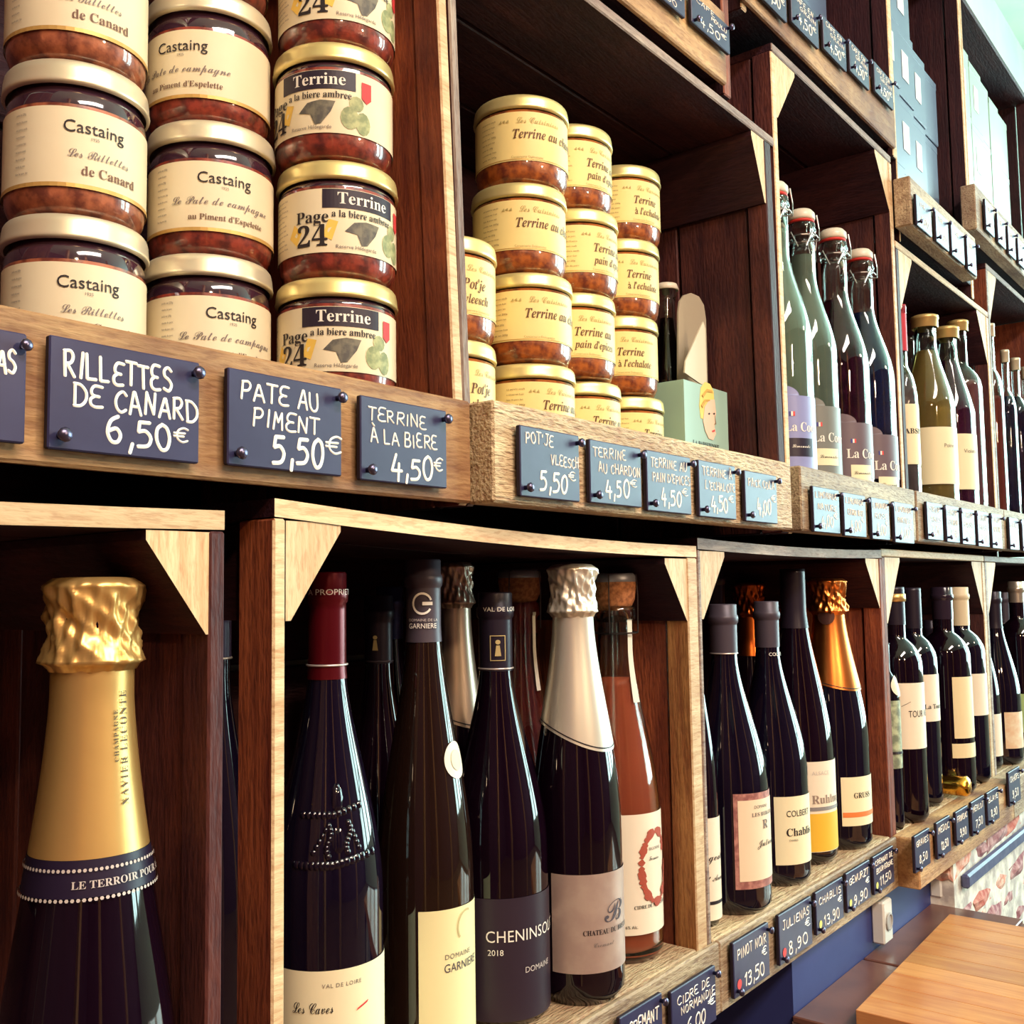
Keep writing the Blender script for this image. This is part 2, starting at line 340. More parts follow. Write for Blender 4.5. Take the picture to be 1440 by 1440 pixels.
for n, (a, b) in enumerate(WIN):
    bm = bmesh.new(); x0, x1 = ROOM_X1+.02, ROOM_X1+.07
    for y in (a, (a+b)/2-.02, b-.04): box(bm, x0, x1, y, y+.04, WZ0, WZ1, bevel=.003)
    for z in (WZ0, WZ0+.72, WZ0+1.44, WZ1-.05): box(bm, x0+.002, x1-.002, a, b, z, z+.05, bevel=.003)
    struct('window_%d' % (n+1), bm, FRAME)

for k, (px, py) in enumerate([(-1.15, -1.45), (-0.35, -2.6), (1.5, -3.0)]):  # unseen posts added so the bottles reflect warm vertical streaks
    bm = bmesh.new(); box(bm, px, px+.16, py, py+.16, 0.0, CEIL, bevel=.01); struct('reflector_post_%d' % (k+1), bm, wood('reflector_post_oak', (206, 150, 100), (160, 104, 66), 'z', stain=.2, nick=.1))
# lower part of the wall under the crates: dark recess, blue panel, brickwork
BZ = H-0.372                                                     # underside of the lower crates
BLUE = mat('blue_wall_paint', (52, 60, 118), 0.55, noise=(60, 70, 128), scale=9, bump=0.05)
xb0 = at(1115, 1400, 0.02)[0]; xb1 = 1.50
bm = bmesh.new(); box(bm, xb0, xb1, 0.02, ROOM_Y1, 0.0, BZ); o = struct('trim_1', bm, BLUE)
bm = bmesh.new(); box(bm, -0.25, xb0, 0.20, ROOM_Y1, 0.0, BZ); struct('trim_2', bm, mat('recess_shade', (44, 26, 44), 0.8))  # base under the crates, the void's shade put into its dark colour
# brick wall: mortar body with each brick proud of it
MORTAR = mat('white_mortar', (240, 236, 222), 0.9, noise=(186, 178, 172), scale=45, bump=1.0)
bx0, bx1, by = 1.50, 3.3, -0.012
bm = bmesh.new(); box(bm, bx0, bx1, by, ROOM_Y1, 0.0, BZ)
brickwall = struct('wall_brick', bm, MORTAR)
BR = [mat('brick_red', (176, 88, 78), 0.9, noise=(206, 150, 134), scale=70, bump=1.0), mat('brick_plum', (142, 84, 92), 0.9, noise=(196, 160, 158), scale=60, bump=1.0),
      mat('brick_pink', (214, 140, 120), 0.9, noise=(228, 204, 186), scale=80, bump=1.0)]
bmeshes = []
for i in range(15):
    b = bmesh.new(); w, h = 0.078+0.014*(i % 4), 0.023+0.0045*(i % 3)
    box(b, -w/2, w/2, 0, 0.03, 0, h); bmesh.ops.subdivide_edges(b, edges=list(b.edges), cuts=2, use_grid_fill=True)
    for v in b.verts:
        ex = abs(abs(v.co.x)-w/2) < 1e-4; ez = v.co.z < 1e-4 or v.co.z > h-1e-4
        v.co += Vector((R_.uniform(-.005, .005) if ex else 0, (R_.uniform(-.002, .003)+(.006 if ex or ez else 0)) if v.co.y < .001 else 0, R_.uniform(-.0035, .0035) if ez else 0))
    me = bpy.data.meshes.new('brick'); b.to_mesh(me); b.free(); me.materials.append(BR[i % 3]); bmeshes.append(me)
cx0, cz = at(1350, 1236, by)[0], at(1395, 1204, by)[1]
z = BZ-0.030; row = 0
while z > BZ-0.56:
    x = bx0+0.045+(0.048 if row % 2 else 0)
    while x < 2.7:
        if not (abs(z+.011-cz) < .021 and x > cx0-.05):            # the course behind the painted rail
            o = link('brick', R_.choice(bmeshes), brickwall, Vector((x+R_.uniform(-.010, .010), by-0.004+R_.uniform(-.003, .003), z+R_.uniform(-.003, .003)))-brickwall.location)
            o.rotation_euler = (0, R_.uniform(-.06, .06), 0)
        x += 0.102+R_.uniform(-.006, .006)
    z -= 0.0365; row += 1
bm = bmesh.new(); box(bm, cx0, 3.2, by-.012, by-.0005, cz-.010, cz+.009, bevel=.003)
for v in bm.verts: v.co.z += .002*math.sin(v.co.x*9)
tag(finish('wall_rail', bm, mat('blue_rail_paint', (66, 72, 112), 0.5, noise=(88, 92, 124), scale=60)), 'blue painted rail running along the whitewashed brick wall', 'rail')

# tiled ledge below the blue panel
LZ = H-0.44
lx0, lx1 = 1.03, 1.50
bm = bmesh.new(); box(bm, lx0, lx1, -0.30, 0.02, 0.55, LZ-.006); ledge = struct('trim_3', bm, mat('ledge_core', (120, 96, 92), 0.8))
TILE = mat('brown_tile', (96, 62, 56), 0.28, noise=(120, 80, 68), scale=14, bump=0.05)
gx = at(1213, 1347, 0.02)[0]
for a, b in ((lx0, gx-.003), (gx+.003, lx1)):
    for c, d in ((-.30, -.203), (-.197, -.103), (-.097, 0.02)):
        bm = bmesh.new(); box(bm, a, b, c, d, LZ-.008, LZ, bevel=.0012); finish('tile', bm, TILE, ledge)

# wall sockets on the blue panel
def socket(u, v, name_label, hgt):
    x, z = at(u, v, 0.02); w = 0.030
    t = thing('wall_socket', name_label, 'socket', (x, 0.02, z-hgt/2))
    bm = bmesh.new(); box(bm, x-w/2, x+w/2, 0.004, 0.0198, z-hgt/2, z+hgt/2, bevel=.002); finish('socket_plate', bm, mat('socket_plastic', (226, 224, 214), 0.35), t)
    bm = bmesh.new(); lathe(bm, [(0, 0), (.0095, 0), (.0105, .001), (.0105, .0022), (.0085, .0026), (.0080, .0008), (0, .0008)], 20)
    bmesh.ops.rotate(bm, verts=bm.verts, cent=(0, 0, 0), matrix=Matrix.Rotation(PI/2, 3, 'X')); bmesh.ops.translate(bm, verts=bm.verts, vec=(x, 0.0042, z))
    finish('socket_well', bm, mat('socket_well_plastic', (176, 172, 168), 0.4), t)
socket(1231, 1292, 'white wall socket on the blue panel under the cremant price tag', 0.050)
socket(1311, 1233, 'small white wall socket where the blue panel meets the bricks', 0.046)

# table
TZ = H-0.42
P0, P1, P2, P3 = onz(1203, 1420, TZ), onz(1335, 1285, TZ), onz(1440, 1300, TZ), onz(1300, 1440, TZ)
tx0, tx1 = P0[0], P1[0]; ty1 = P0[1]; ty0 = -0.72
tw = wood('table_oak', (222, 164, 104), (196, 126, 76), 'x', rough=0.28, stain=0.45, dark=(164, 84, 50), bump=0.05, nick=0.0, spec=0.6)
tb = thing('cafe_table', 'honey brown plank table below the lower shelf beside the brick wall', 'table', ((tx0+tx1)/2, (ty0+ty1)/2, 0.0))
n = 9
for i in range(n):
    a = tx0+(tx1-tx0)*i/n; b = tx0+(tx1-tx0)*(i+1)/n
    bm = bmesh.new(); hexa(bm, [(a+.0003, ty0, TZ-.028), (b-.0003, ty0, TZ-.028), (b-.0003, ty1+.012*(i+1)/n, TZ-.028), (a+.0003, ty1+.012*i/n, TZ-.028),
                               (a+.0003, ty0, TZ), (b-.0003, ty0, TZ), (b-.0003, ty1+.012*(i+1)/n, TZ), (a+.0003, ty1+.012*i/n, TZ)], bevel=.0006)
    finish('plank', bm, wood('table_oak', (222, 164, 104), (196, 126, 76), 'y', rough=0.28, stain=0.45, dark=(164, 84, 50), bump=0.05, nick=0.0, spec=0.6), tb)
bm = bmesh.new()
for y in (ty0+.03, ty1-.34): box(bm, tx0+.02, tx1-.02, y, y+.02, TZ-.08, TZ-.0285)
finish('apron', bm, W_side('x'), tb)
for x in (tx0+.03, tx1-.06):
    for y in (ty0+.03, ty1-.36):
        bm = bmesh.new(); box(bm, x, x+.03, y, y+.03, 0, TZ-.0285, bevel=.003); finish('leg', bm, W_dark('z'), tb)

# ------------------------------------------------------------------ crates
DEPTH = 0.30
def plank(parent, name, x0, x1, y0, y1, z0, z1, m, me=None, bev=.0012, sag=0.0, lean=0.0, n=1, tilt=0.0):
    """a board; SAG bends it down in the middle along x, LEAN shifts its top in x, front faces get the sawn-edge material"""
    bm = bmesh.new()
    fs = box(bm, x0, x1, y0, y1, z0, z1)
    if sag or n > 1:
        n = max(n, 8)
        for i in range(1, n):
            bmesh.ops.bisect_plane(bm, geom=list(bm.verts)+list(bm.edges)+list(bm.faces), plane_co=(x0+(x1-x0)*i/n, 0, 0), plane_no=(1, 0, 0))
        for v in bm.verts:
            t = (v.co.x-x0)/(x1-x0); v.co.z -= sag*4*t*(1-t)
    else:
        bmesh.ops.bevel(bm, geom=list(bm.edges), offset=bev, segments=1, affect='EDGES')
    if tilt:
        for v in bm.verts: v.co.z += tilt*(v.co.x-x0)/(x1-x0)
    if lean:
        for v in bm.verts: v.co.x += lean*(v.co.z-z0)/(z1-z0)
    front_slot(bm)
    return finish(name, bm, [m, me or m], parent)
def crate(label, x0, x1, zb, zt, y0=0.0, zf=None, sagt=0.0, leanl=0.0, leanr=0.0, board=None, board_z=None, brackets=('l', 'r'), edge='x', topz=None, bh=(.045, .075),
          topmat=None, side_open_left=False, board_x=None, bt=.006, inner=None, gold=False, thl=.013, thr=.013, tiltt=0.0, tt=.010, group='stacked wooden crates of the shelf', depth=DEPTH, ledge_m=None, redge_m=None, back=True):
    """zb underside, zt top, zf shelf floor"""
    yB_ = y0; y0 = yB_+bt+.0005; inner = inner or W_mid
    t = thing('wooden_crate', label, 'crate', ((x0+x1)/2, y0+depth/2, zb), group=group); th = tt; e = 0.0006
    zf = zf if zf is not None else zb+th
    yb = y0+depth
    em = W_edge('x') if edge == 'x' else W_grey('x')
    # top boards and bottom boards (along x), three slats deep
    for k in range(3):
        ya = y0+(yb-y0)*k/3; yc = y0+(yb-y0)*(k+1)/3-.004
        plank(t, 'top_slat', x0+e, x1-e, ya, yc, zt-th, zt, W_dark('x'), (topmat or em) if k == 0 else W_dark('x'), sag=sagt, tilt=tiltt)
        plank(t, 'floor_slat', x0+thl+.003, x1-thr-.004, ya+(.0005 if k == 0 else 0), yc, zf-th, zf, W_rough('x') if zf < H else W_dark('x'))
    # side boards (along z)
    for side in ('l', 'r'):
        lean = leanl if side == 'l' else leanr
        sth = thl if side == 'l' else thr; xs = x0 if side == 'l' else x1-sth
        lm = (ledge_m if side == 'l' else redge_m) or em
        ks = [0, 1, 2, 3] if not (side_open_left and side == 'l') else [0]
        yy = [y0, y0+.026, y0+.112, y0+.205, yb] if not (side_open_left and side == 'l') else [y0, y0+.034, y0+.034, y0+.034, yb]
        for k in ks:
            a, b = yy[k], yy[k+1]-.003
            ins = 0.0 if k == 0 else 0.002
            x_a = xs+(ins if side == 'l' else 0); x_b = xs+sth-(ins if side == 'r' else 0)
            if side == 'r' and k == 0: x_a -= .003
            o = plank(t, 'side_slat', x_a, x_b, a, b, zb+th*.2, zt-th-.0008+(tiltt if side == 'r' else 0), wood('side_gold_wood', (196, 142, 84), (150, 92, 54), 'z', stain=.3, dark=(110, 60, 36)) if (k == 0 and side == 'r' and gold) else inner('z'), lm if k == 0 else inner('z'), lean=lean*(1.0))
    if back:
        nb = 4
        for k in range(nb):
            za = zb+(zt-zb-th)*k/nb+.002; zc = zb+(zt-zb-th)*(k+1)/nb-.003
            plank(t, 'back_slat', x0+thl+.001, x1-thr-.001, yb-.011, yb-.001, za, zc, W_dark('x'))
    # triangular corner posts, their end grain to the front
    for side in brackets:
        w, h = bh; s = 1 if side == 'l' else -1; xc = (x0+thl+.0006) if side == 'l' else (x1-thr-.0006)
        lean = leanl if side == 'l' else leanr
        xc += lean
        zc = zt-th-.0008-(sagt*.25)+(tiltt if s < 0 else 0)
        bm = bmesh.new(); cut = .006
        pts = [(xc, zc), (xc+s*w, zc), (xc+s*w, zc-cut*.8), (xc+s*cut*.6, zc-h), (xc, zc-h)]
        if s < 0: pts = pts[::-1]
        A = [bm.verts.new((x, y0+.001, z)) for x, z in pts]; B = [bm.verts.new((x, yb-.02, z)) for x, z in pts]
        bm.faces.new(A[::-1] if False else A); bm.faces.new(B[::-1])
        for i in range(5): bm.faces.new((A[i], B[i], B[(i+1) % 5], A[(i+1) % 5]))
        bmesh.ops.recalc_face_normals(bm, faces=bm.faces); front_slot(bm)
        finish('corner_post', bm, [W_dark('y'), W_edge('z')], t)
    if board is not None:
        bz0, bz1 = board_z; xa, xb = board_x or (x0, x1)
        plank(t, 'front_board', xa, xb, yB_, y0-.0003, bz0, bz1, board, bev=.0016)
    return t

X = lambda u, v, y=0.0: at(u, v, y)[0]
Zf = H-0.311; Zm = H+0.106                       # shelf floors of the lower and the middle tier
LT = H+0.050
GAPZ = 0.004
# lower tier (y0 is the plane of the front board, the posts stand behind it)
crate('lower crate holding only the gold-topped champagne bottle', -0.16, .3225, BZ, H+.044, zf=Zf, board=W_tan('x'), board_z=(BZ, Zf), brackets=('r',), sagt=.003, bh=(.038, .052), thr=.0065, redge_m=W_mid('z'), board_x=(-.16, .345))
crate('lower crate holding the cider, the chateau bottle and the red-capped bottle', .3535, .829, BZ, H+.0525, zf=Zf, board=W_old('x'), board_z=(BZ, Zf), sagt=.004, tiltt=-.014, bh=(.040, .055), side_open_left=True, thl=.0085, thr=.015, gold=True, inner=W_side, board_x=(.3455, .838))
crate('lower crate holding the orange-foiled bottle and the yellow-striped label', .8305, 1.320, BZ, LT-.004, zf=Zf, board=W_old('x'), board_z=(BZ, Zf), sagt=.003, edge='g', bh=(.048, .062), redge_m=W_side('z'), thl=.006, thr=.008, inner=W_side, board_x=(.8385, 1.3125))
crate('lower crate of bordeaux bottles above the brick wall', 1.3215, 1.822, BZ, LT-.002, y0=-.026, bt=.033, zf=Zf, board=W_tan('x'), board_z=(BZ, Zf), bh=(.06, .085), ledge_m=W_side('z'), board_x=(1.3135, 1.79))
crate('lowest crate at the far end above the brick wall', 1.8235, 2.40, BZ, LT-.002, y0=-.026, bt=.033, zf=Zf, board=W_old('x'), board_z=(BZ, Zf), edge='g', bh=(.06, .085), board_x=(1.7915, 2.37))
# middle tier
MB = (H+0.0585, H+0.1265); MZ = MB[0]-.003
crate('middle crate stacked with cream and white labelled pate jars', -0.03, .5145, MZ, H+0.64, zf=Zm+.0155, board=W_tan('x'), board_z=MB, leanr=-.027, leanl=-.027, brackets=(), board_x=(-.03, .511), thr=.0065, inner=W_side)
crate('middle crate stacked with yellow labelled terrine jars', .5155, 1.0355, MZ, H+0.492, y0=-.016, bt=.0235, zf=Zm, board=W_rough('x'), board_z=MB, leanl=-.016, leanr=-.011, bh=(.032, .07),
      topmat=W_grey('x'), thl=.008, ledge_m=W_grey('z'), redge_m=W_dark('z'), brackets=('r',), board_x=(.5145, .992))
crate('tall middle crate of swing-top lemonade bottles', 1.0370, 1.432, MZ, H+0.603, y0=-.016, bt=.0235, zf=Zm, board=W_old('x'), board_z=MB, leanl=-.003, bh=(.055, .072), topmat=W_grey('x'), thl=.011, thr=.009, board_x=(1.016, 1.392))
crate('middle crate of syrup bottles below the pale tags', 1.4345, 1.934, MZ, H+0.484, y0=-.016, bt=.0235, zf=Zm, board=W_old('x'), board_z=MB, bh=(.06, .085), ledge_m=W_dark('z'), board_x=(1.3995, 1.868))
crate('middle crate at the far end with silver-capped bottles', 1.9355, 2.40, MZ, H+0.575, y0=-.016, bt=.0235, zf=Zm, board=W_old('x'), board_z=MB, bh=(.06, .09), edge='g', brackets=('l',), board_x=(1.8695, 2.36), inner=W_side)
# upper tier
crate('upper crate above the yellow labelled terrine jars', 0.40, 0.930, H+0.4935, H+1.0, zf=H+.52, board=W_tan('x'), board_z=(H+.500, H+.575), brackets=(), board_x=(.40, .908), ledge_m=W_side('z'), redge_m=W_side('z'), inner=W_dark)
crate('upper crate with slate tags above the lemonade crate', 0.960, 1.456, H+0.6045, H+1.1, y0=0, zf=H+.63, board=W_tan('x'), board_z=(H+.612, H+.680), brackets=(), thr=.013, inner=W_dark, board_x=(.955, 1.432))
crate('upper crate of grey boxes with white stickers', 1.4575, 1.846, H+0.4855, H+1.08, y0=-.016, bt=.0235, zf=H+.52, board=W_old('x'), board_z=(H+.500, H+.570), brackets=(), thl=.004, thr=.010, inner=W_dark, board_x=(1.4335, 1.771))
crate('uppermost far crate of pale green boxes', 1.8475, 2.38, H+0.5765, H+1.045, y0=-.016, bt=.0235, zf=H+.61, board=W_old('x'), board_z=(H+.590, H+.668), brackets=(), thl=.008, edge='x', topmat=W_dark('x'), inner=W_dark, board_x=(1.785, 2.34))

# ------------------------------------------------------------------ price tags
def sign(label, uv0, uv1, lines, y=-.003, rot=0.0, dot=None, pins=2, group='slate price tags', th=.004, sw=1.0, seed=None):
    """uv0 upper left and uv1 lower right corner as measured; lines: (text, x0, x1, baseline, height) in fractions of the tag"""
    x0, z1 = at(uv0[0], uv0[1], y-th); x1, z0 = at(uv1[0], uv1[1], y-th)
    w, h = x1-x0, z1-z0; rnd = random.Random(seed or label)
    t = thing('price_tag', label, 'price tag', ((x0+x1)/2, y, z0), group=group)
    bm = bmesh.new(); box(bm, -w/2, w/2, -th, 0, 0, h, bevel=.0007); bm.normal_update()
    for f in bm.faces: f.material_index = 0 if f.normal.y < -.5 else 1
    finish('slate_panel', bm, [SLATE, SLATE_EDGE], t, local=True)
    fn = lambda a, b, l=0.0: (a-w/2, -th-.0001-l, b)
    bm = bmesh.new(); n = 0
    for (s, a0, a1, yb, hh) in lines:
        st, wd_ = strokes(s, rnd); kx = (a1-a0)*w/wd_; ky = hh*h/6.0; lw = max(.0008, min(.0030, hh*h*0.145))*sw
        for p in st:
            ribbon(bm, [(a0*w+x*kx, yb*h+z*ky+(x*kx)*rnd.uniform(0, .0)) for x, z in p], lw, .0004, fn); n += 1
    if n: finish('lettering', bm, CHALK, t, local=True)
    else: bm.free()
    if dot:
        bm = bmesh.new(); add_flat(bm, disc2(w*.13, h*dot[1], h*.09, 14, 1), lambda a, b: fn(a, b, .0003)); finish('colour_dot', bm, dot[0], t, local=True)
    for (px_, pz_) in (((w*.955, h*.88), (w*.07, h*.12)) if pins == 2 else ()):
        bm = bmesh.new(); lathe(bm, [(0, -.002), (.0016, -.002), (.0016, .003), (.0030, .0035), (.0034, .0050), (.0026, .0062), (0, .0068)], 10)
        k = min(1.0, max(.45, w/.055)); bmesh.ops.scale(bm, verts=bm.verts, vec=(k, k, k))
        bmesh.ops.rotate(bm, verts=bm.verts, cent=(0, 0, 0), matrix=Matrix.Rotation(PI/2, 3, 'X')); bmesh.ops.translate(bm, verts=bm.verts, vec=(px_-w/2, -th, pz_))
        finish('pin', bm, PIN, t, local=True, smooth=True)
    if rot: t.rotation_euler = (0, rot, 0)
    return t
RED = mat('red_dot', (226, 74, 74), .6); YEL = mat('yellow_dot', (222, 220, 120), .6)
P3_ = lambda p, a=.40, b=.80: [(p, a, b, .10, .26), ('€', b, b+.13, .22, .16)]
sign('slate price tag cut off by the frame edge beside the rillettes tag', (-120, 440), (35, 624), [('FOIE GRAS', .1, .9, .62, .2), ('9,90', .3, .7, .12, .25)])
sign('chalked slate tag reading rillettes de canard 6,50 euro', (70, 470), (280, 652), [('RILLETTES', .09, .80, .66, .215), ('DE CANARD', .15, .985, .405, .20), ('6,50', .36, .80, .10, .25), ('€', .81, .93, .20, .15)])
sign('chalked slate tag reading pate au piment 5,50 euro', (321, 516), (481, 670), [('PATE AU', .10, .78, .69, .19), ('PIMENT', .20, .78, .43, .18), ('5,50', .36, .83, .08, .30), ('€', .84, .98, .24, .18)])
sign('chalked slate tag reading terrine a la biere 4,50 euro', (507, 555), (629, 687), [('TERRINE', .08, .75, .72, .15), ('À LA BIERE', .11, .88, .47, .16), ('4,50', .33, .82, .07, .27), ('€', .83, .95, .22, .16)])
yM2 = -.0185
sign('chalked slate tag reading potje vleesch 5,50 euro', (731, 597), (816, 706), [("POT'JE", .09, .54, .76, .16), ('VLEESCH', .50, .985, .50, .15), ('5,50', .30, .78, .12, .27), ('€', .80, .93, .30, .14)], y=yM2)
sign('chalked slate tag reading terrine au chardon 4,50 euro', (829, 617), (903, 714), [('TERRINE', .06, .70, .74, .15), ('AU CHARDON', .16, .98, .50, .15), ('4,50', .28, .74, .13, .27), ('€', .76, .90, .32, .13)], y=yM2)
sign('chalked slate tag reading terrine au pain d epices 4,50 euro', (909, 632), (973, 724), [('TERRINE AU', .08, .90, .74, .15), ("PAIN D'EPICES", .12, .98, .50, .14), ('4,50', .30, .76, .13, .26), ('€', .78, .92, .32, .13)], y=yM2)
sign('chalked slate tag reading terrine a l echalote 4,50 euro', (982, 646), (1036, 731), [('TERRINE À', .10, .90, .74, .15), ("L'ECHALOTE", .16, .98, .50, .14), ('4,50', .30, .76, .13, .26), ('€', .78, .92, .32, .13)], y=yM2)
sign('chalked slate tag reading pack cola 4,00 euro', (1047, 661), (1094, 737), [('PACK COLA', .10, .92, .70, .15), ('4,00', .36, .78, .18, .28), ('€', .80, .96, .44, .14)], y=yM2)
y3 = -.0185
for (a, b, txt, lb) in (((1143, 683), (1182, 751), 'NATURE', 'slate tag for the plain lemonade, first below the lemonade crate'), ((1186, 692), (1219, 756), 'CITRON VERT', 'slate tag for the lime lemonade, second below the lemonade crate'),
                  ((1225, 699), (1252, 760), 'ROSE', 'slate tag for the rose lemonade, third below the lemonade crate'), ((1257, 705), (1286, 765), 'MYRTILLE', 'slate tag for the blueberry lemonade, fourth below the lemonade crate')):
    sign(lb, a, b, [('LIMONADE', .08, .92, .76, .13), (txt, .16, .88, .50, .13), ('4,00', .28, .74, .14, .24), ('€', .76, .92, .34, .14)], y=y3)
y4 = -.0185
us = [(1303, 1327), (1330, 1350), (1352, 1372), (1374, 1392), (1394, 1410)]; nth = ['first', 'second', 'third', 'fourth', 'fifth']
for i, (a, b) in enumerate(us):
    sign('pale shining slate tag, %s from the lemonade crate under the syrup bottles' % nth[i], (a, 705+.18*(a-1303)), (b, 757+.14*(b-1303)), [('SIROP', .1, .85, .74, .14), (['ANIS', 'CITRON', 'CASSIS', 'ROSE', 'MENTHE'][i], .16, .88, .48, .14), ('7,50', .28, .8, .14, .22)], y=y4)
for i, (a, b) in enumerate([(1419, 1434), (1437, 1451)]):
    sign(['slate tag under the silver-capped bottles, nearest the syrup tags', 'slate tag under the silver-capped bottles, at the picture edge'][i], (a, 727+.18*(a-1419)), (b, 772+.12*(b-1419)), [('BIERE', .1, .85, .7, .14), ('3,50', .28, .8, .16, .22)], y=y4)
# lower tier
DK = lambda s, p, two=False: [(s, .10, .92, .66, .17), ('€', .78, .93, .44, .15), (p, .26, .84, .10, .24)]
sign('slate tag at the bottom frame edge under the chateau bottle', (872, 1432), (933, 1478), [('CREMANT', .2, .9, .62, .2), ('11,50', .3, .85, .1, .26)])
sign('chalked slate tag reading cidre de normandie 6,00 euro', (944, 1396), (1008, 1434), [('CIDRE DE', .12, .86, .70, .14), ('NORMANDIE', .20, .97, .50, .14), ('6,00', .32, .74, .12, .24), ('€', .80, .96, .34, .15)])
bmp = []
def lsign(label, u0, v0, u1, v1, lines, dot=None, yy=-.003): return sign(label, (u0, v0), (u1, v1), lines, y=yy, dot=dot)
lsign('chalked slate tag reading pinot noir 13,50 euro with red dot', 1031, 1327, 1083, 1371, DK('PINOT NOIR', '13,50'), (RED, .22))
lsign('chalked slate tag reading julienas 8,90 euro with red dot', 1095, 1288, 1143, 1327, DK('JULIENAS', '8,90'), (RED, .22))
lsign('chalked slate tag reading chablis 13,90 euro with yellow dot', 1147, 1256, 1187, 1290, DK('CHABLIS', '13,90'), (YEL, .22))
lsign('chalked slate tag reading gewurzt 9,90 euro with yellow dot', 1190, 1229, 1225, 1262, DK('GEWURZT', '9,90'), (YEL, .22))
lsign('slate tag of the cremant de bourgogne 11,50 euro, above the larger socket', 1228, 1206, 1258, 1240, [('CREMANT DE', .08, .95, .74, .13), ('BOURGOGNE', .12, .95, .52, .13), ('11,50', .26, .84, .16, .22)], (YEL, .22))
y5 = -.0285
for i, (u0, v0, u1, v1) in enumerate([(1286, 1177, 1309, 1214), (1317, 1158, 1338, 1196), (1344, 1143, 1363, 1178), (1366, 1129, 1386, 1164), (1388, 1116, 1406, 1150)]):
    sign('slate tag, %s from the socket, under the bordeaux bottles' % nth[i], (u0, v0), (u1, v1), [(['GRAVES', 'MEDOC', 'FRONSAC', 'MERLOT', 'BLAYE'][i], .1, .9, .68, .16), (['8,50', '12,50', '9,90', '7,50', '8,90'][i], .25, .8, .2, .22)], y=y5)
sign('slate tag under the lowest crate at the far end', (1418, 1087), (1436, 1124), [('CAHORS', .1, .9, .68, .16), ('9,50', .25, .8, .2, .22)], y=y5)
# upper tier
sign('slate tag high on the upper crate, cut by the top frame edge', (905, -60), (964, 26), [('TAPENADE', .1, .9, .6, .2), ('4,50', .3, .8, .12, .22)])
sign('slate tag reading 4,50 euro high on the upper crate above the jars', (972, -12), (1027, 77), [('CAFE', .12, .60, .82, .15), ('MOULU', .50, .92, .64, .13), ('4,50', .22, .72, .16, .28), ('€', .74, .90, .38, .14)])
for i, (a, b) in enumerate([(1068, 1107), (1112, 1152), (1157, 1191), (1194, 1223), (1229, 1257)]):
    sign('chalked slate tag high above the lemonades, %s of the row of five' % nth[i], (a, -18+(a-1112)*.9-(2)), (b, 69+(b-1152)*.82), [('CAFE EN', .12, .8, .76, .14), ('GRAIN', .3, .9, .58, .12), ('4,50', .24, .74, .16, .28), ('€', .76, .92, .38, .13)], y=-.003)
y7 = -.0185
for i, (a, b, vt, vb) in enumerate([(1288, 1311, 272, 334), (1315, 1335, 293, 354), (1337, 1357, 312, 373), (1359, 1374, 330, 389)]):
    sign('bright blank-looking slate tag, %s of four under the grey boxes' % nth[i], (a, vt), (b, vb), [('THE', .2, .6, .7, .14), ('5,00', .28, .8, .2, .2)], y=y7)
for i, (a, b, vt, vb) in enumerate([(1385, 1399, 279, 334), (1402, 1415, 299, 351), (1417, 1429, 317, 366), (1431, 1443, 334, 380)]):
    sign('bright slate tag, %s of four under the pale green boxes' % nth[i], (a, vt), (b, vb), [('THE', .2, .6, .7, .14), ('6,00', .28, .8, .2, .2)], y=-.0185)

# ------------------------------------------------------------------ jars
JH, JR = .0785, .0400
LIDG = mat('gold_lid_metal', (236, 218, 150), 0.34, metal=0.6); LIDS = mat('pale_lid_metal', (236, 226, 196), 0.34, metal=0.55)
MEATR = mat('red_pate', (150, 62, 46), 0.35, coat=1.0, noise=(84, 34, 30), scale=130, bump=0.3)
MEATP = mat('pink_rillettes', (178, 104, 72), 0.35, coat=1.0, noise=(106, 52, 40), scale=120, bump=0.3)
MEATB = mat('brown_terrine', (176, 96, 42), 0.35, coat=1.0, noise=(104, 44, 26), scale=120, bump=0.3)
RINGD = mat('dark_jar_shoulder', (58, 34, 48), 0.08, coat=1.0, spec=0.8)
LABC = mat('cream_paper', (232, 220, 188), 0.55, noise=(226, 212, 178), scale=20)
LABY = mat('yellow_paper', (240, 218, 146), 0.5, noise=(234, 210, 138), scale=20)
GOLDL = mat('gold_print_line', (206, 166, 96), 0.4, metal=0.3)
BLACKP = mat('navy_print_panel', (40, 30, 48), 0.5)
YELP = mat('yellow_print', (240, 200, 92), 0.6); GREENP = mat('hop_green_print', (128, 140, 100), 0.6, noise=(176, 180, 130), scale=200); DKG = mat('dark_leaf_print', (84, 82, 78), 0.6, noise=(120, 116, 100), scale=200); REDP = mat('red_print', (206, 60, 62), 0.6)
PROTO = {}
JHK = {'c': .0875, 'p': .0840, 'b': .0762, 'v': .0785, 'y': .0735, 'e': .0765, 'a': .0772}
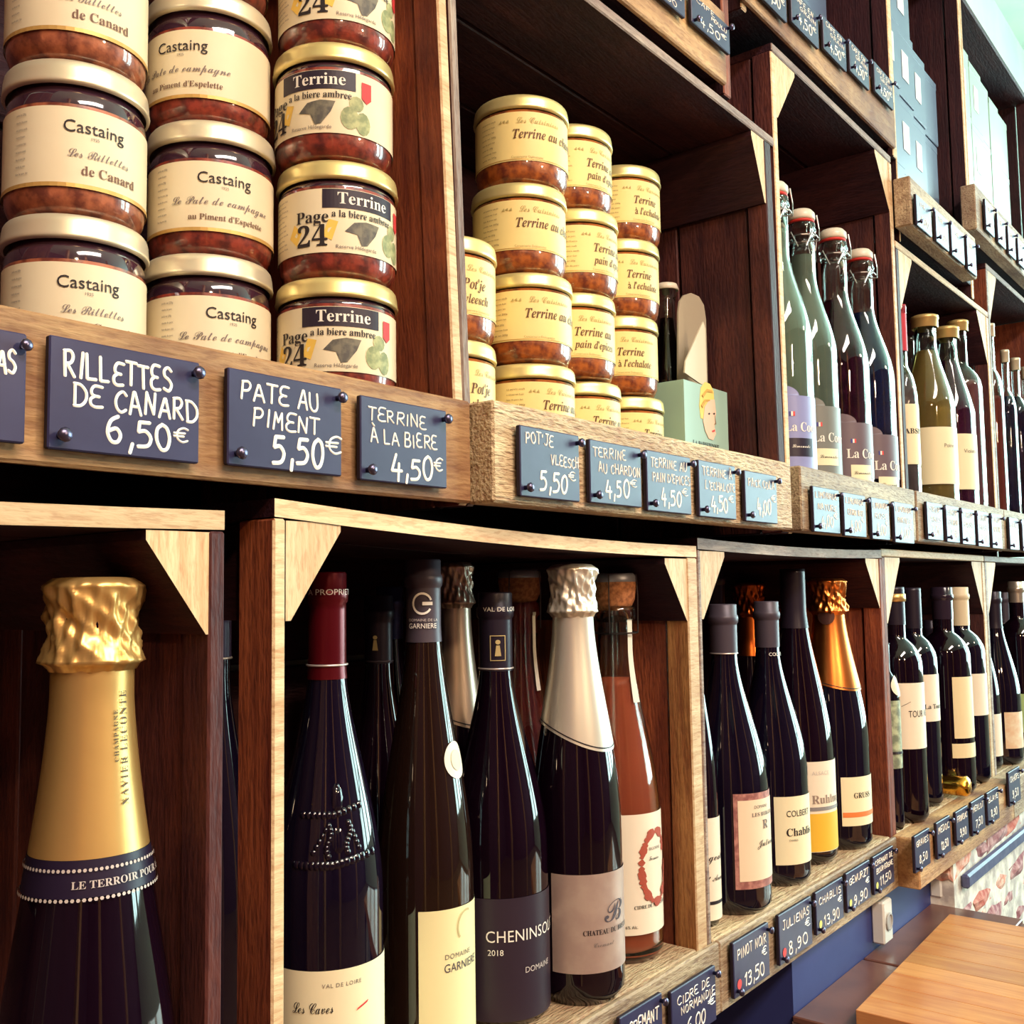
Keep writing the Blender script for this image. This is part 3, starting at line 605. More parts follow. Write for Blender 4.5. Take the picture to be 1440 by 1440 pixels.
def jar_proto(kind):
    t = thing('glass_jar', 'x', 'jar', (0, 0, -5))
    h, R = JHK[kind], JR
    hi = {'c': (.185, .675), 'p': (.185, .675), 'b': (.20, .74), 'y': (.235, .785), 'e': (.235, .785), 'a': (.235, .785), 'v': (.235, .785)}[kind]
    Rb = R*.955
    bm = bmesh.new()
    prof = [(0, .0015), (Rb*.80, .0015), (Rb*.90, .003), (Rb*.975, .009), (Rb, .016), (Rb, h*hi[1]+.002), (Rb*.985, h*.76 if kind in 'cp' else h*.80), (Rb*.95, h*.80 if kind in 'cp' else h*.82)]
    rows = lathe(bm, prof, 40, 0); 
    lathe(bm, [(Rb*.951, h*.795 if kind in 'cp' else h*.815), (Rb*.93, h*.83), (Rb*.93, h*.86)], 40, 1)
    bm.faces.ensure_lookup_table()
    for f in bm.faces:
        if f.calc_center_median().z > h*hi[1]: f.material_index = 1
    meat = {'c': MEATP, 'p': MEATR, 'b': MEATR}.get(kind, MEATB)
    finish('jar_body', bm, [meat, RINGD], t, local=True, smooth=True)
    bm = bmesh.new(); z0 = h*.825
    lathe(bm, [(R*.95, z0), (R*.995, z0+.0006), (R*1.005, z0+.002), (R*.995, z0+.0035), (R*.985, h*.93), (R*.97, h*.965), (R*.94, h*.985), (R*.86, h*.99), (R*.83, h*.978), (0, h*.978)], 44)
    finish('lid', bm, LIDS if kind in 'cp' else LIDG, t, local=True, smooth=True)
    Rl = Rb+.0005
    def wrap(a, b, off=0.0): return ((Rl+off)*math.sin(a/Rl), -(Rl+off)*math.cos(a/Rl), b)
    bm = bmesh.new(); half = Rl*PI*.80
    add_flat(bm, rect2(-half, half, h*hi[0], h*hi[1], 44, 1), wrap)
    paper = LABC if kind in 'cpb' else LABY
    lab = finish('label', bm, paper, t, local=True, smooth=True)
    def pr(name, items, m):
        b = bmesh.new()
        for it, st in items: add_flat(b, it, lambda x, y: wrap(x, y, .00025 if m in (BLACKP, GOLDL, YELP, GREENP, DKG) else .00045), step=st)
        o = finish(name, b, m, lab, local=True); return o
    def tx(s, x, z, hh, align='CENTER', style=None, stretch=1.0):
        vs, fs = text_tris(s, hh, align, style, stretch=stretch); return ([(a+x, b+z) for a, b in vs], fs), .003
    def lines(x0, x1, z0, z1, n, rnd):
        out = []
        for i in range(n):
            z = z1-(z1-z0)*i/max(1, n-1); w = rnd.choice(['viande de porc', 'sel poivre oeufs', 'a conserver frais', 'poids net 200g', 'origine France', 'foie de porc lait'])
            vs, fs = text_tris(w, .0013, 'LEFT', None, width=(x1-x0)*rnd.uniform(.7, 1)); out.append((([(a+x0, b+z) for a, b in vs], fs), None))
        return out
    rd = random.Random(kind)
    if kind in 'cp':
        pr('gold_border', [(rect2(-half, half, h*(hi[0]-.026), h*(hi[0]+.000), 44, 1), None)], GOLDL)
        pr('lettering', [tx('Castaing', .001, h*.515, .0068, style=None, stretch=1.0)], INK)
        if kind == 'c':
            pr('small_lettering', [tx('1925', .001, h*.475, .0017), tx('Les Rillettes', .004, h*.355, .0050, style='script', stretch=.84)], GREY)
            pr('lettering', [tx('de Canard', .010, h*.245, .0052, stretch=.95, style='bold')], mat('print_brown', (110, 80, 64), .6))
        else:
            pr('small_lettering', [tx('1925', .001, h*.475, .0017), tx('Le Pate de campagne', .000, h*.355, .0052, style='script', stretch=.92)], GREY)
            pr('lettering', [tx("au Piment d'Espelette", .003, h*.242, .0036, stretch=.98, style='bold')], mat('print_brown', (110, 80, 64), .6))
        pr('small_lettering', lines(-.043, -.034, h*.24, h*.62, 9, rd), GREY)
    elif kind == 'b':
        pr('title_panel', [(rect2(-.026, .025, h*.575, h*.735, 20, 1), None)], BLACKP)
        pr('lettering', [tx('Terrine', .001, h*.612, .0076, style='bold')], WHITEP)
        pr('lettering', [tx('a la biere ambree', .001, h*.50, .0044, style='bold', stretch=.9), tx('Page', -.0330, h*.455, .0076, style='bold'), tx('24', -.0330, h*.255, .0135, style='bold')], INK)
        pr('yellow_lozenge', [(poly2([(-.050, h*.35), (-.046, h*.46), (-.040, h*.38), (-.044, h*.27)]), None), (poly2([(-.026, h*.34), (-.022, h*.48), (-.016, h*.46), (-.020, h*.30)]), None)], YELP)
        pr('leaf_picture', [(poly2([(-.012, h*.38), (-.006, h*.46), (.002, h*.48), (.012, h*.47), (.009, h*.38), (.003, h*.28), (-.001, h*.27), (-.004, h*.36)]), .002)], DKG)
        pr('hop_picture', [(disc2(.0210, h*.34, .0075, 14, 2, .8), None), (disc2(.0300, h*.31, .0075, 12, 2, .7), None), (disc2(.0255, h*.47, .005, 12, 2), None)], GREENP)
        pr('red_seal', [(poly2([(.029, h*.67), (.036, h*.67), (.036, h*.53), (.0325, h*.49), (.029, h*.53)]), .002)], REDP)
        pr('small_lettering', [tx('Reserve Hildegarde', -.004, h*.235, .0024)]+lines(-.068, -.052, h*.27, h*.68, 11, rd), GREY)
    else:
        ttl = {'y': ('Terrine au chardon', ''), 'e': ('Terrine au', 'pain d\'epices'), 'a': ('Terrine', "à l'echalote"), 'v': ("Pot'je", 'vleesch')}[kind]
        pr('gold_border', [(rect2(-half, half, h*(hi[0]+.012), h*(hi[0]+.02), 44, 1), None)], GOLDL)
        its = [tx(ttl[0], .001, h*.485, .0078, 'LEFT', 'bi', .84)]
        if ttl[1]: its.append(tx(ttl[1], .002, h*.345, .0068, 'LEFT', 'bi', .84))
        pr('lettering', its, mat('print_brown_dark', (96, 60, 30), .6))
        pr('small_lettering', [tx('Les Cuisiniers', .004, h*.655, .0052, 'LEFT', 'script', .85), tx('Conserverie Dolmenoise', .000, h*.265, .0018, 'LEFT', None, 1.0)]+[(poly2([(-.010+.003*k, h*.67+.001*(k % 2)), (-.008+.003*k, h*.70), (-.0075+.003*k, h*.665)]), None) for k in range(3)], mat('print_olive', (176, 158, 96), .6))
        pr('small_lettering', lines(-.028, -.012, h*.30, h*.70, 8, rd), mat('print_brown_soft', (130, 104, 70), .6))
    return t
def copy_tree(o, parent=None):
    c = o.copy(); COL.objects.link(c); c.parent = parent
    for ch in KIDS[o]: copy_tree(ch, c)
    return c
def kidmap(roots):
    K = {o: [] for o in bpy.data.objects}
    for o in bpy.data.objects:
        if o.parent is not None: K[o.parent].append(o)
    return K
first_used = {}
for k in 'cpbyeav': PROTO[k] = jar_proto(k)
KIDS = kidmap(None)
def ang(xc, yc, R, u, v):
    """direction, seen from the axis of a round thing, in which the measured point (u, v) lies on its surface"""
    w = ray(u, v); dx, dy = w[0], w[1]; ox, oy = -xc, -D-yc
    a = dx*dx+dy*dy; b = 2*(ox*dx+oy*dy); c = ox*ox+oy*oy-R*R; q = b*b-4*a*c
    t = (-b-math.sqrt(q))/(2*a) if q > 0 else -b/(2*a)
    return math.atan2(ox+dx*t, -(oy+dy*t))
def jar(kind, uc, vc, y, level, label, ut, group, dx=0.0):
    x = at(uc, vc, y)[0]+dx; z = Zm+.0008+(.0155 if kind in 'cpb' else 0)+level*(JHK[kind]*.9925)
    a = ang(x, y, JR, ut, vc)
    if kind not in first_used: t = PROTO[kind]; first_used[kind] = t
    else: t = copy_tree(PROTO[kind])
    t.location = (x, y, z); t.rotation_euler = (0, 0, a); tag(t, label, 'jar', group); return t
g = 'jars of duck rillettes'
jar('c', 106, 420, .116, 0, 'cream labelled rillettes jar, lowest of its stack behind the rillettes tag', 123, g)
jar('c', 108, 200, .116, 1, 'cream labelled rillettes jar, middle of the stack above the rillettes tag', 132, g)
jar('c', 110, 20, .114, 2, 'cream labelled rillettes jar cut by the top frame edge', 118, g)
jar('c', 103, 0, .116, 3, 'cream labelled rillettes jar, topmost of its stack and out of frame', 123, g)
g = 'jars of country pate'
jar('p', 293, 440, .106, 0, 'country pate jar, lowest of its stack behind the piment tag', 327, g)
jar('p', 298, 250, .106, 1, 'country pate jar, second from the bottom between rillettes and beer terrine', 315, g)
jar('p', 294, 80, .109, 2, 'country pate jar, third from the bottom with its name turned aside', 250, g)
jar('p', 290, 0, .106, 3, 'country pate jar at the very top of its stack, cut by the frame', 320, g)
g = 'jars of beer terrine'
jar('b', 474, 470, .062, 0, 'beer terrine jar, lowest of its stack behind the biere tag', 482, g)
jar('b', 475, 330, .062, 1, 'beer terrine jar showing yellow lozenges, second from the bottom', 512, g)
jar('b', 470, 170, .061, 2, 'beer terrine jar with its title and red seal turned to the front', 444, g)
jar('b', 474, 20, .061, 3, 'beer terrine jar cut by the top frame edge', 512, g)
g = 'jars of potje vleesch'
jar('v', 625, 540, .078, 0, 'small-lidded terrine jar, lower one beside the crate post', 662, g)
jar('v', 626, 400, .078, 1, 'yellow labelled jar, upper one half hidden by the crate post', 650, g)
g = 'jars of thistle terrine'
jar('y', 742, 560, .068, 0, 'thistle terrine jar, lowest of the tallest terrine stack', 762, g)
jar('y', 738, 430, .068, 1, 'thistle terrine jar, second from below beside the post jars', 736, g)
jar('y', 730, 320, .070, 2, 'thistle terrine jar, second from the top of the tallest stack', 723, g)
jar('y', 733, 190, .068, 3, 'thistle terrine jar crowning the tallest stack', 718, g)
g = 'jars of gingerbread terrine'
jar('e', 812, 560, .085, 0, 'gingerbread terrine jar, lowest in the middle terrine stack', 832, g)
jar('e', 804, 470, .082, 1, 'gingerbread terrine jar, second from below in the middle stack', 806, g)
jar('e', 808, 350, .080, 2, 'gingerbread terrine jar, third from below in the middle stack', 834, g)
jar('e', 800, 230, .082, 3, 'gingerbread terrine jar topping the middle stack', 824, g)
g = 'jars of shallot terrine'
jar('a', 877, 590, .094, 0, 'shallot terrine jar, lowest of the stack beside the cola pack', 905, g)
jar('a', 869, 500, .094, 1, 'shallot terrine jar, second from below beside the cola pack', 866, g)
jar('a', 871, 390, .094, 2, 'shallot terrine jar, third from below beside the cola bottle', 880, g)
jar('a', 873, 270, .096, 3, 'shallot terrine jar topping the stack next to the cola bottle', 890, g)

# ------------------------------------------------------------------ bottles
GL = {
 'black': mat('black_bottle_glass', (15, 4, 15), 0.04, coat=0.0, spec=0.85),
 'blue': mat('blueblack_bottle_glass', (13, 8, 24), 0.04, spec=0.85),
 'olive': mat('olive_bottle_glass', (30, 17, 12), 0.04, spec=0.85),
}
def glass(name, c, rough=0.0):
    return mat(name, c, rough, trans=1.0, ior=1.45)
CLEAR = glass('clear_glass', (232, 240, 236)); 
def liquid(name, c): return mat(name, c, 0.05, trans=0.55, ior=1.34)
def smooth(t): t = max(0, min(1, t)); return t*t*(3-2*t)
def profile(kind, R, h, pz=None):
    """radius as a function of height, and sample heights"""
    if kind == 'burg': rn = R*.33; zs, zn = .38, .82
    elif kind == 'slim': rn = R*.35; zs, zn = .34, .86
    elif kind == 'champ': rn = R*.44; zs, zn = .38, .87
    elif kind == 'bord': rn = R*.40; zs, zn = .66, .78
    elif kind == 'lemon': rn = R*.42; zs, zn = .50, .80
    elif kind == 'syrup': rn = R*.42; zs, zn = .55, .84
    elif kind == 'cola': rn = R*.42; zs, zn = .45, .82
    elif kind == 'big': rn = R*.36; zs, zn = .70, .86
    if pz: zs, zn, k_ = pz; rn = R*k_
    def f(z):
        t = z/h
        if t < .02: return R*(.90+.10*math.sqrt(max(0, 1-((.02-t)/.02)**2)))
        if t <= zs: return R
        if t >= zn: return rn
        q = (t-zs)/(zn-zs)
        if pz and pz[0] < .25: return R+(rn-R)*(1.25*q-.25*q*q if q < .0 else .55*smooth(q)+.45*q)
        if kind in ('bord', 'big'): return rn+(R-rn)*(math.cos(q*PI/2)**.8 if q < .62 else (math.cos(.62*PI/2)**.8)*(1-smooth((q-.62)/.38)))
        if kind == 'syrup': return R+(rn-R)*(.35*smooth(q)+.65*q)
        return rn+(R-rn)*((1-smooth(q))*.55+.45*(math.cos(q*PI/2)**1.3))
    return f
def cap_bm(f, h, z0, off, lip=True, seg=40, top=True, wob=None, n=14, ring=True):
    bm = bmesh.new(); pr = []
    for i in range(n+1):
        z = z0+(h-z0)*i/n; r = f(min(z, h))+off
        pr.append((r, z))
    if lip:
        rn = f(h)+off; pr = [p for p in pr if p[1] < h-.020]+[(rn, h-.020), (rn*1.09, h-.0185), (rn*1.12, h-.014), (rn*1.09, h-.0115), (rn*1.02, h-.0108), (rn*1.02, h-.001), (rn*.96, h)]
    pr += [(0, h+.0002)]
    lathe(bm, pr, seg, 0, wob=wob); return bm
class B: pass
def bottle(label, kind, uc, ue, vt, vb, yc, glassk='black', zf=None, h=None, group=None, liquid_m=None, fill=None, name='wine_bottle', cat='bottle', cork=False, vmid=None, rn_px=None, R=None, pz=None):
    """uc: axis, ue: right outline of the body, vt/vb: top and a level on the body, as measured; yc: depth of the axis"""
    b = B(); b.yc = yc; b.zf = zf or Zf
    vm = vmid or (vt+vb)/2
    b.x = at(uc, vm, yc)[0]
    w = ray(ue, vm); ln = math.hypot(w[0], w[1]); b.R = R or abs((b.x)*w[1]-(yc+D)*w[0])/ln
    b.h = h or (at(uc, vt, yc)[1]-b.zf)
    b.f = profile(kind, b.R, b.h, pz); b.kind = kind
    b.t = thing(name, label, cat, (b.x, yc, b.zf+.0006), group=group)
    n = 40; pr = [(0, .0006), (b.R*.86, 0)]+[(b.f(b.h*i/n), b.h*i/n) for i in range(1, n+1)]
    if liquid_m is None:
        pr = pr[:-1]+[(b.f(b.h), b.h-.0012), (b.f(b.h)*.9, b.h-.0006), (0, b.h-.0006)]
        bm = bmesh.new(); lathe(bm, pr, 48); finish('bottle_glass', bm, GL[glassk], b.t, local=True, smooth=True)
    else:
        rn = b.f(b.h)
        inner = [(max(r-.0022, .001), z) for r, z in pr[2:]]
        prg = pr+[(rn*1.14, b.h-.012), (rn*1.14, b.h-.002), (rn*.9, b.h), (rn*.7, b.h)]
        bm = bmesh.new(); lathe(bm, [p for p in pr if p[1] < b.h-.014]+[(rn, b.h-.014), (rn*1.14, b.h-.012), (rn*1.14, b.h-.002), (rn*.95, b.h), (rn*.72, b.h-.001)]+[(rn*.72, b.h*.93)]+[(r, z) for r, z in inner[::-1] if z < b.h*.92]+[(0, inner[0][1]+.004)], 48)
        bmesh.ops.recalc_face_normals(bm, faces=bm.faces)
        finish('bottle_glass', bm, CLEAR, b.t, local=True, smooth=True)
        zl = at(uc, fill, yc)[1]-b.zf if fill else b.h*.8
        lp = [(0, .006)]+[(max(b.f(z)-.0026, .001), z) for z in [.006+(zl-.006)*i/30 for i in range(31)]]+[(0, zl)]
        bm = bmesh.new(); lathe(bm, lp, 40); finish('liquid', bm, liquid_m, b.t, local=True, smooth=True)
    b.zfun = lambda v, u=uc: at(u, v, yc-b.f(min(max(at(u, v, yc)[1]-b.zf, 0), b.h))*.93)[1]-b.zf
    b.ang = lambda u, v: ang(b.x, yc, b.f(min(max(at(uc, v, yc)[1]-b.zf, .01), b.h)), u, v)
    b.vis = lambda v: ang(b.x, yc, b.R, uc, v)
    return b
def wrapf(b, off=.0004): return lambda a, z, o=0.0: ((b.f(min(max(z, .001), b.h))+off+o)*math.sin(a/b.R), -(b.f(min(max(z, .001), b.h))+off+o)*math.cos(a/b.R), z)
def capsule(b, v, m, lip=True, name='capsule', off=.0006, ring=None):
    z0 = b.zfun(v); o = finish(name, cap_bm(b.f, b.h, z0, off, lip), m, b.t, local=True, smooth=True)
    if ring:
        bm = bmesh.new(); r = b.f(z0)+off
        lathe(bm, [(r, z0+ring[1]), (r+.0006, z0+ring[1]+.0003), (r+.0006, z0+ring[1]+.0011), (r, z0+ring[1]+.0014)], 40); finish('collar_ring', bm, ring[0], o, local=True, smooth=True)
    return o
def lab(b, u0, u1, v0, v1, m, name='label', a_over=None, items=None, off=.0005):
    """label between measured outlines; v0 top, v1 bottom"""
    vm = min((v0+v1)/2, 1500)
    a0 = ang(b.x, b.yc, b.R, u0, min(vm, 1430)) if u0 is not None else b.vis(vm)-PI*.6; a1 = a0 if u1 is None else ang(b.x, b.yc, b.R, u1, min(vm, 1430))
    if u1 is None: a1 = b.vis(vm)+PI*.62
    z1 = b.zfun(v0); z0 = max(.006, b.zfun(v1))
    bm = bmesh.new(); add_flat(bm, rect2(a0*b.R, a1*b.R, z0, z1, 30, 1 if z1 < b.h*.4 else 6), wrapf(b, off)); o = finish(name, bm, m, b.t, local=True, smooth=True)
    o_ = o; return o_
def txt(b, parent, s, u, v, px, m, align='LEFT', style=None, stretch=1.0, name='lettering', off=.0009, space=1.0, rot=0.0):
    """text starting at the measured point, px = height of capitals in the photograph"""
    zz = b.zfun(v); r = b.f(zz); a = ang(b.x, b.yc, r, u, min(v, 1440)); fw = math.hypot(b.x, b.yc+D)*.98
    hh = px*fw/F; vs, fs = text_tris(s, hh, align, style, stretch=stretch, space=space)
    bm = bmesh.new(); w = wrapf(b, off)
    if rot:
        c_, s_ = math.cos(rot), math.sin(rot); vs = [(x*c_-y*s_, x*s_+y*c_) for x, y in vs]
    k = b.R/r
    add_flat(bm, (vs, fs), lambda x, y: w(a*b.R+x*k, zz+y), step=.003)
    return finish(name, bm, m, parent, local=True)
def shape(b, parent, tris, u, v, m, name, off=.0009):
    zz = b.zfun(v); a = ang(b.x, b.yc, b.f(zz), u, min(v, 1440)); w = wrapf(b, off)
    bm = bmesh.new(); k = b.R/b.f(min(max(zz, .001), b.h)); add_flat(bm, tris, lambda x, y: w(a*b.R+x*k, zz+y), step=.004); return finish(name, bm, m, parent, local=True, smooth=True)
def foil(b, v_neck, v_bot, m, crumple=True, skew=0.0, au=None, lipv=None):
    """sparkling-wine foil: crumpled hood over cork and wire, smooth skirt below"""
    zn = b.zfun(v_neck); z0 = b.zfun(v_bot); h = b.h; f = b.f; rnd = random.Random(len(bpy.data.objects))
    a0 = b.vis(900)+.95
    bm = bmesh.new(); seg = 64; n = 18; rows = []
    for i in range(n+1):
        row = []
        for k in range(seg):
            a = 2*PI*k/seg; dz = skew*(.5+.5*math.cos(a-a0))**1.6; zz = (z0-dz)+(zn-z0+dz)*i/n
            r = f(min(zz, h))+.0008; row.append(bm.verts.new((r*math.sin(a), -r*math.cos(a), zz)))
        rows.append(row)
    for A_, B_ in zip(rows, rows[1:]):
        for k in range(seg): bm.faces.new((A_[k], A_[(k+1) % seg], B_[(k+1) % seg], B_[k]))
    o = finish('foil_skirt', bm, m, b.t, local=True, smooth=True)
    if skew:
        bm = bmesh.new(); R1 = []; R2 = []
        for k in range(seg):
            a = 2*PI*k/seg; zz = z0-skew*(.5+.5*math.cos(a-a0))**1.6
            for q, L_ in ((.0022, R1), (.0032, R2)): r = f(zz+q)+.0011; L_.append(bm.verts.new((r*math.sin(a), -r*math.cos(a), zz+q)))
        for k in range(seg): bm.faces.new((R1[k], R1[(k+1) % seg], R2[(k+1) % seg], R2[k]))
        finish('hem_line', bm, INK, o, local=True)
    rn = f(zn); rt = f(h)
    ph = [rnd.uniform(0, 6.28) for _ in range(8)]
    def wob(a, z):
        q = (z-zn)/(h-zn); e = math.sin(PI*min(max(q, .03), .97))**.4 if q < .9 else .35
        rd_ = lambda t: 1-2*abs(math.sin(t))**.7
        return rt*e*(.055*rd_(4.5*a+ph[0]+2.5*q)+.045*rd_(8*a+ph[1]-5*q)+.04*math.sin(3*a+ph[2]+14*q)+.035*rd_(5*a+ph[3]+13*q)+.025*math.sin(23*a+ph[4]+9*q))
    pr = [(rn*1.02+.001, zn-.001), (rn*1.14+.001, zn+.002)]
    for i in range(1, 30):
        q = i/30; z = zn+.002+(h-zn-.004)*q
        r = rt*(1.20-.10*math.sin(q*PI)+.16*max(0, .35-q)*2+.07*smooth((q-.5)*2.5)); pr.append((r+.001, z))
    pr += [(rt*1.16, h-.0012), (rt*1.02, h+.0004), (rt*.8, h+.0008), (0, h+.0004)]
    bm = bmesh.new(); lathe(bm, pr, 104, wob=wob); hood = finish('foil_hood', bm, m, b.t, local=True, smooth=True)
    return o, hood

GOLD = mat('gold_foil', (232, 188, 116), 0.36, metal=0.72, bump=0.05, scale=90); SILV = mat('silver_foil', (236, 228, 210), 0.34, metal=0.65)
ORNG = mat('orange_foil', (232, 140, 70), 0.30, metal=1.0); CREAMP = mat('cream_wine_label', (240, 230, 192), 0.5); IVORY = mat('ivory_wine_label', (238, 226, 204), 0.5)
NAVY = mat('navy_band_paper', (34, 24, 48), 0.4); CAPR = mat('red_capsule_foil', (92, 12, 24), 0.26, metal=0.5); CAPG = mat('grey_capsule_foil', (76, 68, 80), 0.42, metal=0.2)
CAPK = mat('black_capsule_foil', (40, 32, 46), 0.35, metal=0.2); SILR = mat('silver_ring_print', (220, 210, 205), 0.3, metal=.6)
PALEG = mat('pale_print', (200, 190, 184), .6)
# --- lower crate 1
b = bottle('champagne bottle with crumpled gold foil and navy neck band', 'champ', 127, 246, 816, 1500, .042, 'black', vmid=1150, R=.0445, pz=(.18, .82, .42))
foil(b, 945, 1212, GOLD)
z1, z0 = b.zfun(1212), b.zfun(1266); bm = bmesh.new()
lathe(bm, [(b.f(z0+(z1-z0)*i/6)+.0012, z0+(z1-z0)*i/6) for i in range(7)], 56); nb = finish('neck_band', bm, NAVY, b.t, local=True, smooth=True)
txt(b, nb, 'LE TERROIR POUR ASSEMBLAGE', 101, 1252, 9, PALEG, style='bold', off=.0020)
for vv in (1226, 1268):
    bm = bmesh.new(); w = wrapf(b, .002); zz = b.zfun(vv)
    for k in range(70):
        add_flat(bm, disc2(0, 0, .0009, 6, 1, 1.5), lambda x, y: w((k*.0036-.13)+x, zz+y))
    finish('chain_print', bm, PALEG, nb, local=True)
zc = b.zfun(1100)
for s_, uu, hh in (('XAVIER LECONTE', 176, 9.5), ('CHAMPAGNE', 164, 6.0)):
    vs, fs = text_tris(s_, hh*.55/F*1.0, 'CENTER', 'bold', space=1.25); w = wrapf(b, .0016); zc = b.zfun(1058 if uu > 170 else 1040)
    bm = bmesh.new()
    def fz(x, y, uu=uu, zc=zc):
        z = zc+x; vv = 1058-x*1440/.53
        a = ang(b.x, b.yc, b.f(z), uu-(1058-vv)*0.03, vv); rr = b.f(z)+.0014
        return (rr*math.sin(a-y/rr), -rr*math.cos(a-y/rr), z)
    add_flat(bm, (vs, fs), fz); finish('lettering', bm, mat('foil_print', (90, 78, 60), .5), b.t, local=True)
# bottle standing behind the gap between the first two crates
b = bottle('dark bottle glimpsed in the gap between the first two lower crates', 'burg', 300, 380, 826, 1200, .10, 'blue', R=.030)
capsule(b, 930, mat('purple_capsule', (50, 40, 74), .3), ring=(SILR, .0))
# --- lower crate 2, front row
b = bottle('dark bottle with burgundy red capsule beside the crate post', 'burg', 460, 538, 806, 1320, .060, 'blue')
cp = capsule(b, 958, CAPR, ring=(SILR, .008)); txt(b, cp, 'A PROPRIETE', 438, 838, 8, PALEG, off=.0022)
l = lab(b, 380, None, 1374, 1560, CREAMP); txt(b, l, 'VAL DE LOIRE', 453, 1398, 5, GREY, space=1.2); txt(b, l, 'Les Caves', 412, 1434, 15, INK, style='script', stretch=.62); 
shape(b, l, poly2([(0, 0), (.008, .003), (.009, .0045), (.001, .0015)]), 500, 1438, REDP, 'red_print')
bm = bmesh.new(); w = wrapf(b, .0002)                                     # raised crest in the glass
def bead(uu, vv, rr, hh, sq=1.0):
    zz = b.zfun(vv); a = ang(b.x, b.yc, b.f(zz), uu, vv); vs, fs = disc2(0, 0, rr, 10, 3, sq)
    add_flat(bm, (vs, fs), lambda x, y: w(a*b.R+x, zz+y, hh*max(0, 1-((x/sq)**2+y*y)/(rr*rr))**.7))
bead(474, 1128, .0085, .0016, .55); bead(474, 1112, .0022, .0012)
for i in range(12): bead(426+i*7.2, 1158-abs(i-6)*1.1-i*.9, .0024, .0010)
for i in range(8): q = i/7; bead(462+3*math.sin(q*6), 1168+q*44, .0021, .0010); bead(490+3*math.sin(q*6), 1166+q*42, .0021, .0010)
bead(476, 1190, .0075, .0010, .6)
for i in range(5): bead(440+i*4.5, 1206-i*8, .0019, .0009); bead(505-i*3, 1204-i*8, .0019, .0009)
for i in range(16): bead(416+i*7.2, 1229-abs(i-7)*.7-i*.5, .0026, .0009)
finish('embossed_crest', bm, GL['blue'], b.t, local=True, smooth=True)
b = bottle('bottle with grey capsule, ring emblem and round white neck medal', 'slim', 597, 664, 788, 1330, .062, 'olive')
cp = capsule(b, 905, CAPG, lip=True)
ringv = ([(.0065*r*math.cos(t), .0078*r*math.sin(t)) for r in (1, .80) for t in [(.35+k*(2*PI-.9)/20) for k in range(21)]]); rf = [(k, k+1, 22+k, 21+k) for k in range(20)]
shape(b, cp, (ringv, rf), 594, 850, WHITEP, 'emblem_print', off=.0016); shape(b, cp, rect2(.000, .0065, -.0012, .0012), 594, 850, WHITEP, 'emblem_print', off=.0016)
txt(b, cp, 'GARNIERE', 578, 885, 7, WHITEP, off=.0018, stretch=.8); txt(b, cp, 'DOMAINE DE LA', 578, 875, 3.6, PALEG, off=.0018)
shape(b, b.t, disc2(0, 0, .0125, 28, 4, .9), 640, 1078, IVORY, 'neck_medal', off=.0008); shape(b, b.t, disc2(0, 0, .007, 20, 2, .8), 640, 1078, mat('medal_print', (200, 204, 176), .5), 'medal_print', off=.0012)
l = lab(b, 589, None, 1292, 1500, mat('garden_cream_label', (238, 228, 176), .5)); txt(b, l, 'DOMAINE', 625, 1364, 6.5, GREY, space=1.1); txt(b, l, 'GARNIERE', 624, 1383, 11, mat('print_slate', (80, 74, 84), .6), stretch=.85)
arc = ([(.009*r*math.cos(t), .011*r*math.sin(t)) for r in (1, .86) for t in [(1.2+k*2.6/12) for k in range(13)]], [(k, k+1, 14+k, 13+k) for k in range(12)])
shape(b, l, arc, 655, 1322, mat('arc_print', (196, 180, 130), .6), 'arc_print')
b = bottle('dark bottle with black label and small gold figure on its capsule', 'burg', 699, 768, 834, 1300, .062, 'black')
cp = capsule(b, 946, CAPK, ring=(SILR, .001)); txt(b, cp, 'VAL DE LOIRE', 682, 861, 6, WHITEP, off=.0022)
fr = ([(-.0055, -.0095), (.0055, -.0095), (.0055, .0095), (-.0055, .0095), (-.0049, -.0089), (.0049, -.0089), (.0049, .0089), (-.0049, .0089)], [(0, 1, 5, 4), (1, 2, 6, 5), (2, 3, 7, 6), (3, 0, 4, 7)])
GOLDP = mat('gold_print', (206, 186, 130), .4, metal=.3)
shape(b, cp, fr, 700, 913, GOLDP, 'figure_frame', off=.0014); shape(b, cp, disc2(0, .0045, .0018, 10, 1), 700, 913, GOLDP, 'figure_print', off=.0014); shape(b, cp, poly2([(-.0022, -.006), (.0022, -.006), (.0012, .002), (-.0012, .002)]), 700, 913, GOLDP, 'figure_print', off=.0014)
l = lab(b, 640, None, 1277, 1520, mat('plum_black_label', (46, 34, 48), .45)); txt(b, l, 'CHENINSOLITE', 683, 1340, 15, WHITEP, stretch=.9, space=1.05); txt(b, l, '2018', 686, 1359, 7.5, WHITEP); txt(b, l, 'DOMAINE', 738, 1388, 7.5, PALEG); 
b = bottle('sparkling bottle in silver foil with grey chateau label', 'champ', 809, 872, 796, 1300, .036, 'black')
foil(b, 868, 1024, SILV, skew=.022)
l = lab(b, 777, None, 1245, 1390, mat('pearl_grey_label', (186, 164, 152), .38, metal=.25, noise=(176, 152, 142), scale=60))
txt(b, l, 'CHATEAU DU BREUIL', 820, 1334, 6.6, INK, style='bold', stretch=.85); txt(b, l, 'B', 848, 1318, 30, mat('print_slate', (80, 74, 84), .6), style='script'); txt(b, l, 'Cremant', 834, 1352, 6, GREY, style='script')
for s_ in (-.0009, .073): pass
b = bottle('rose cider bottle with wired cork and floral wreath label', 'champ', 869, 927, 852, 1290, .056, liquid_m=mat('rose_cider', (242, 118, 82), 0.05, trans=0.35, ior=1.34), fill=952, name='cider_bottle')
rn = b.f(b.h)
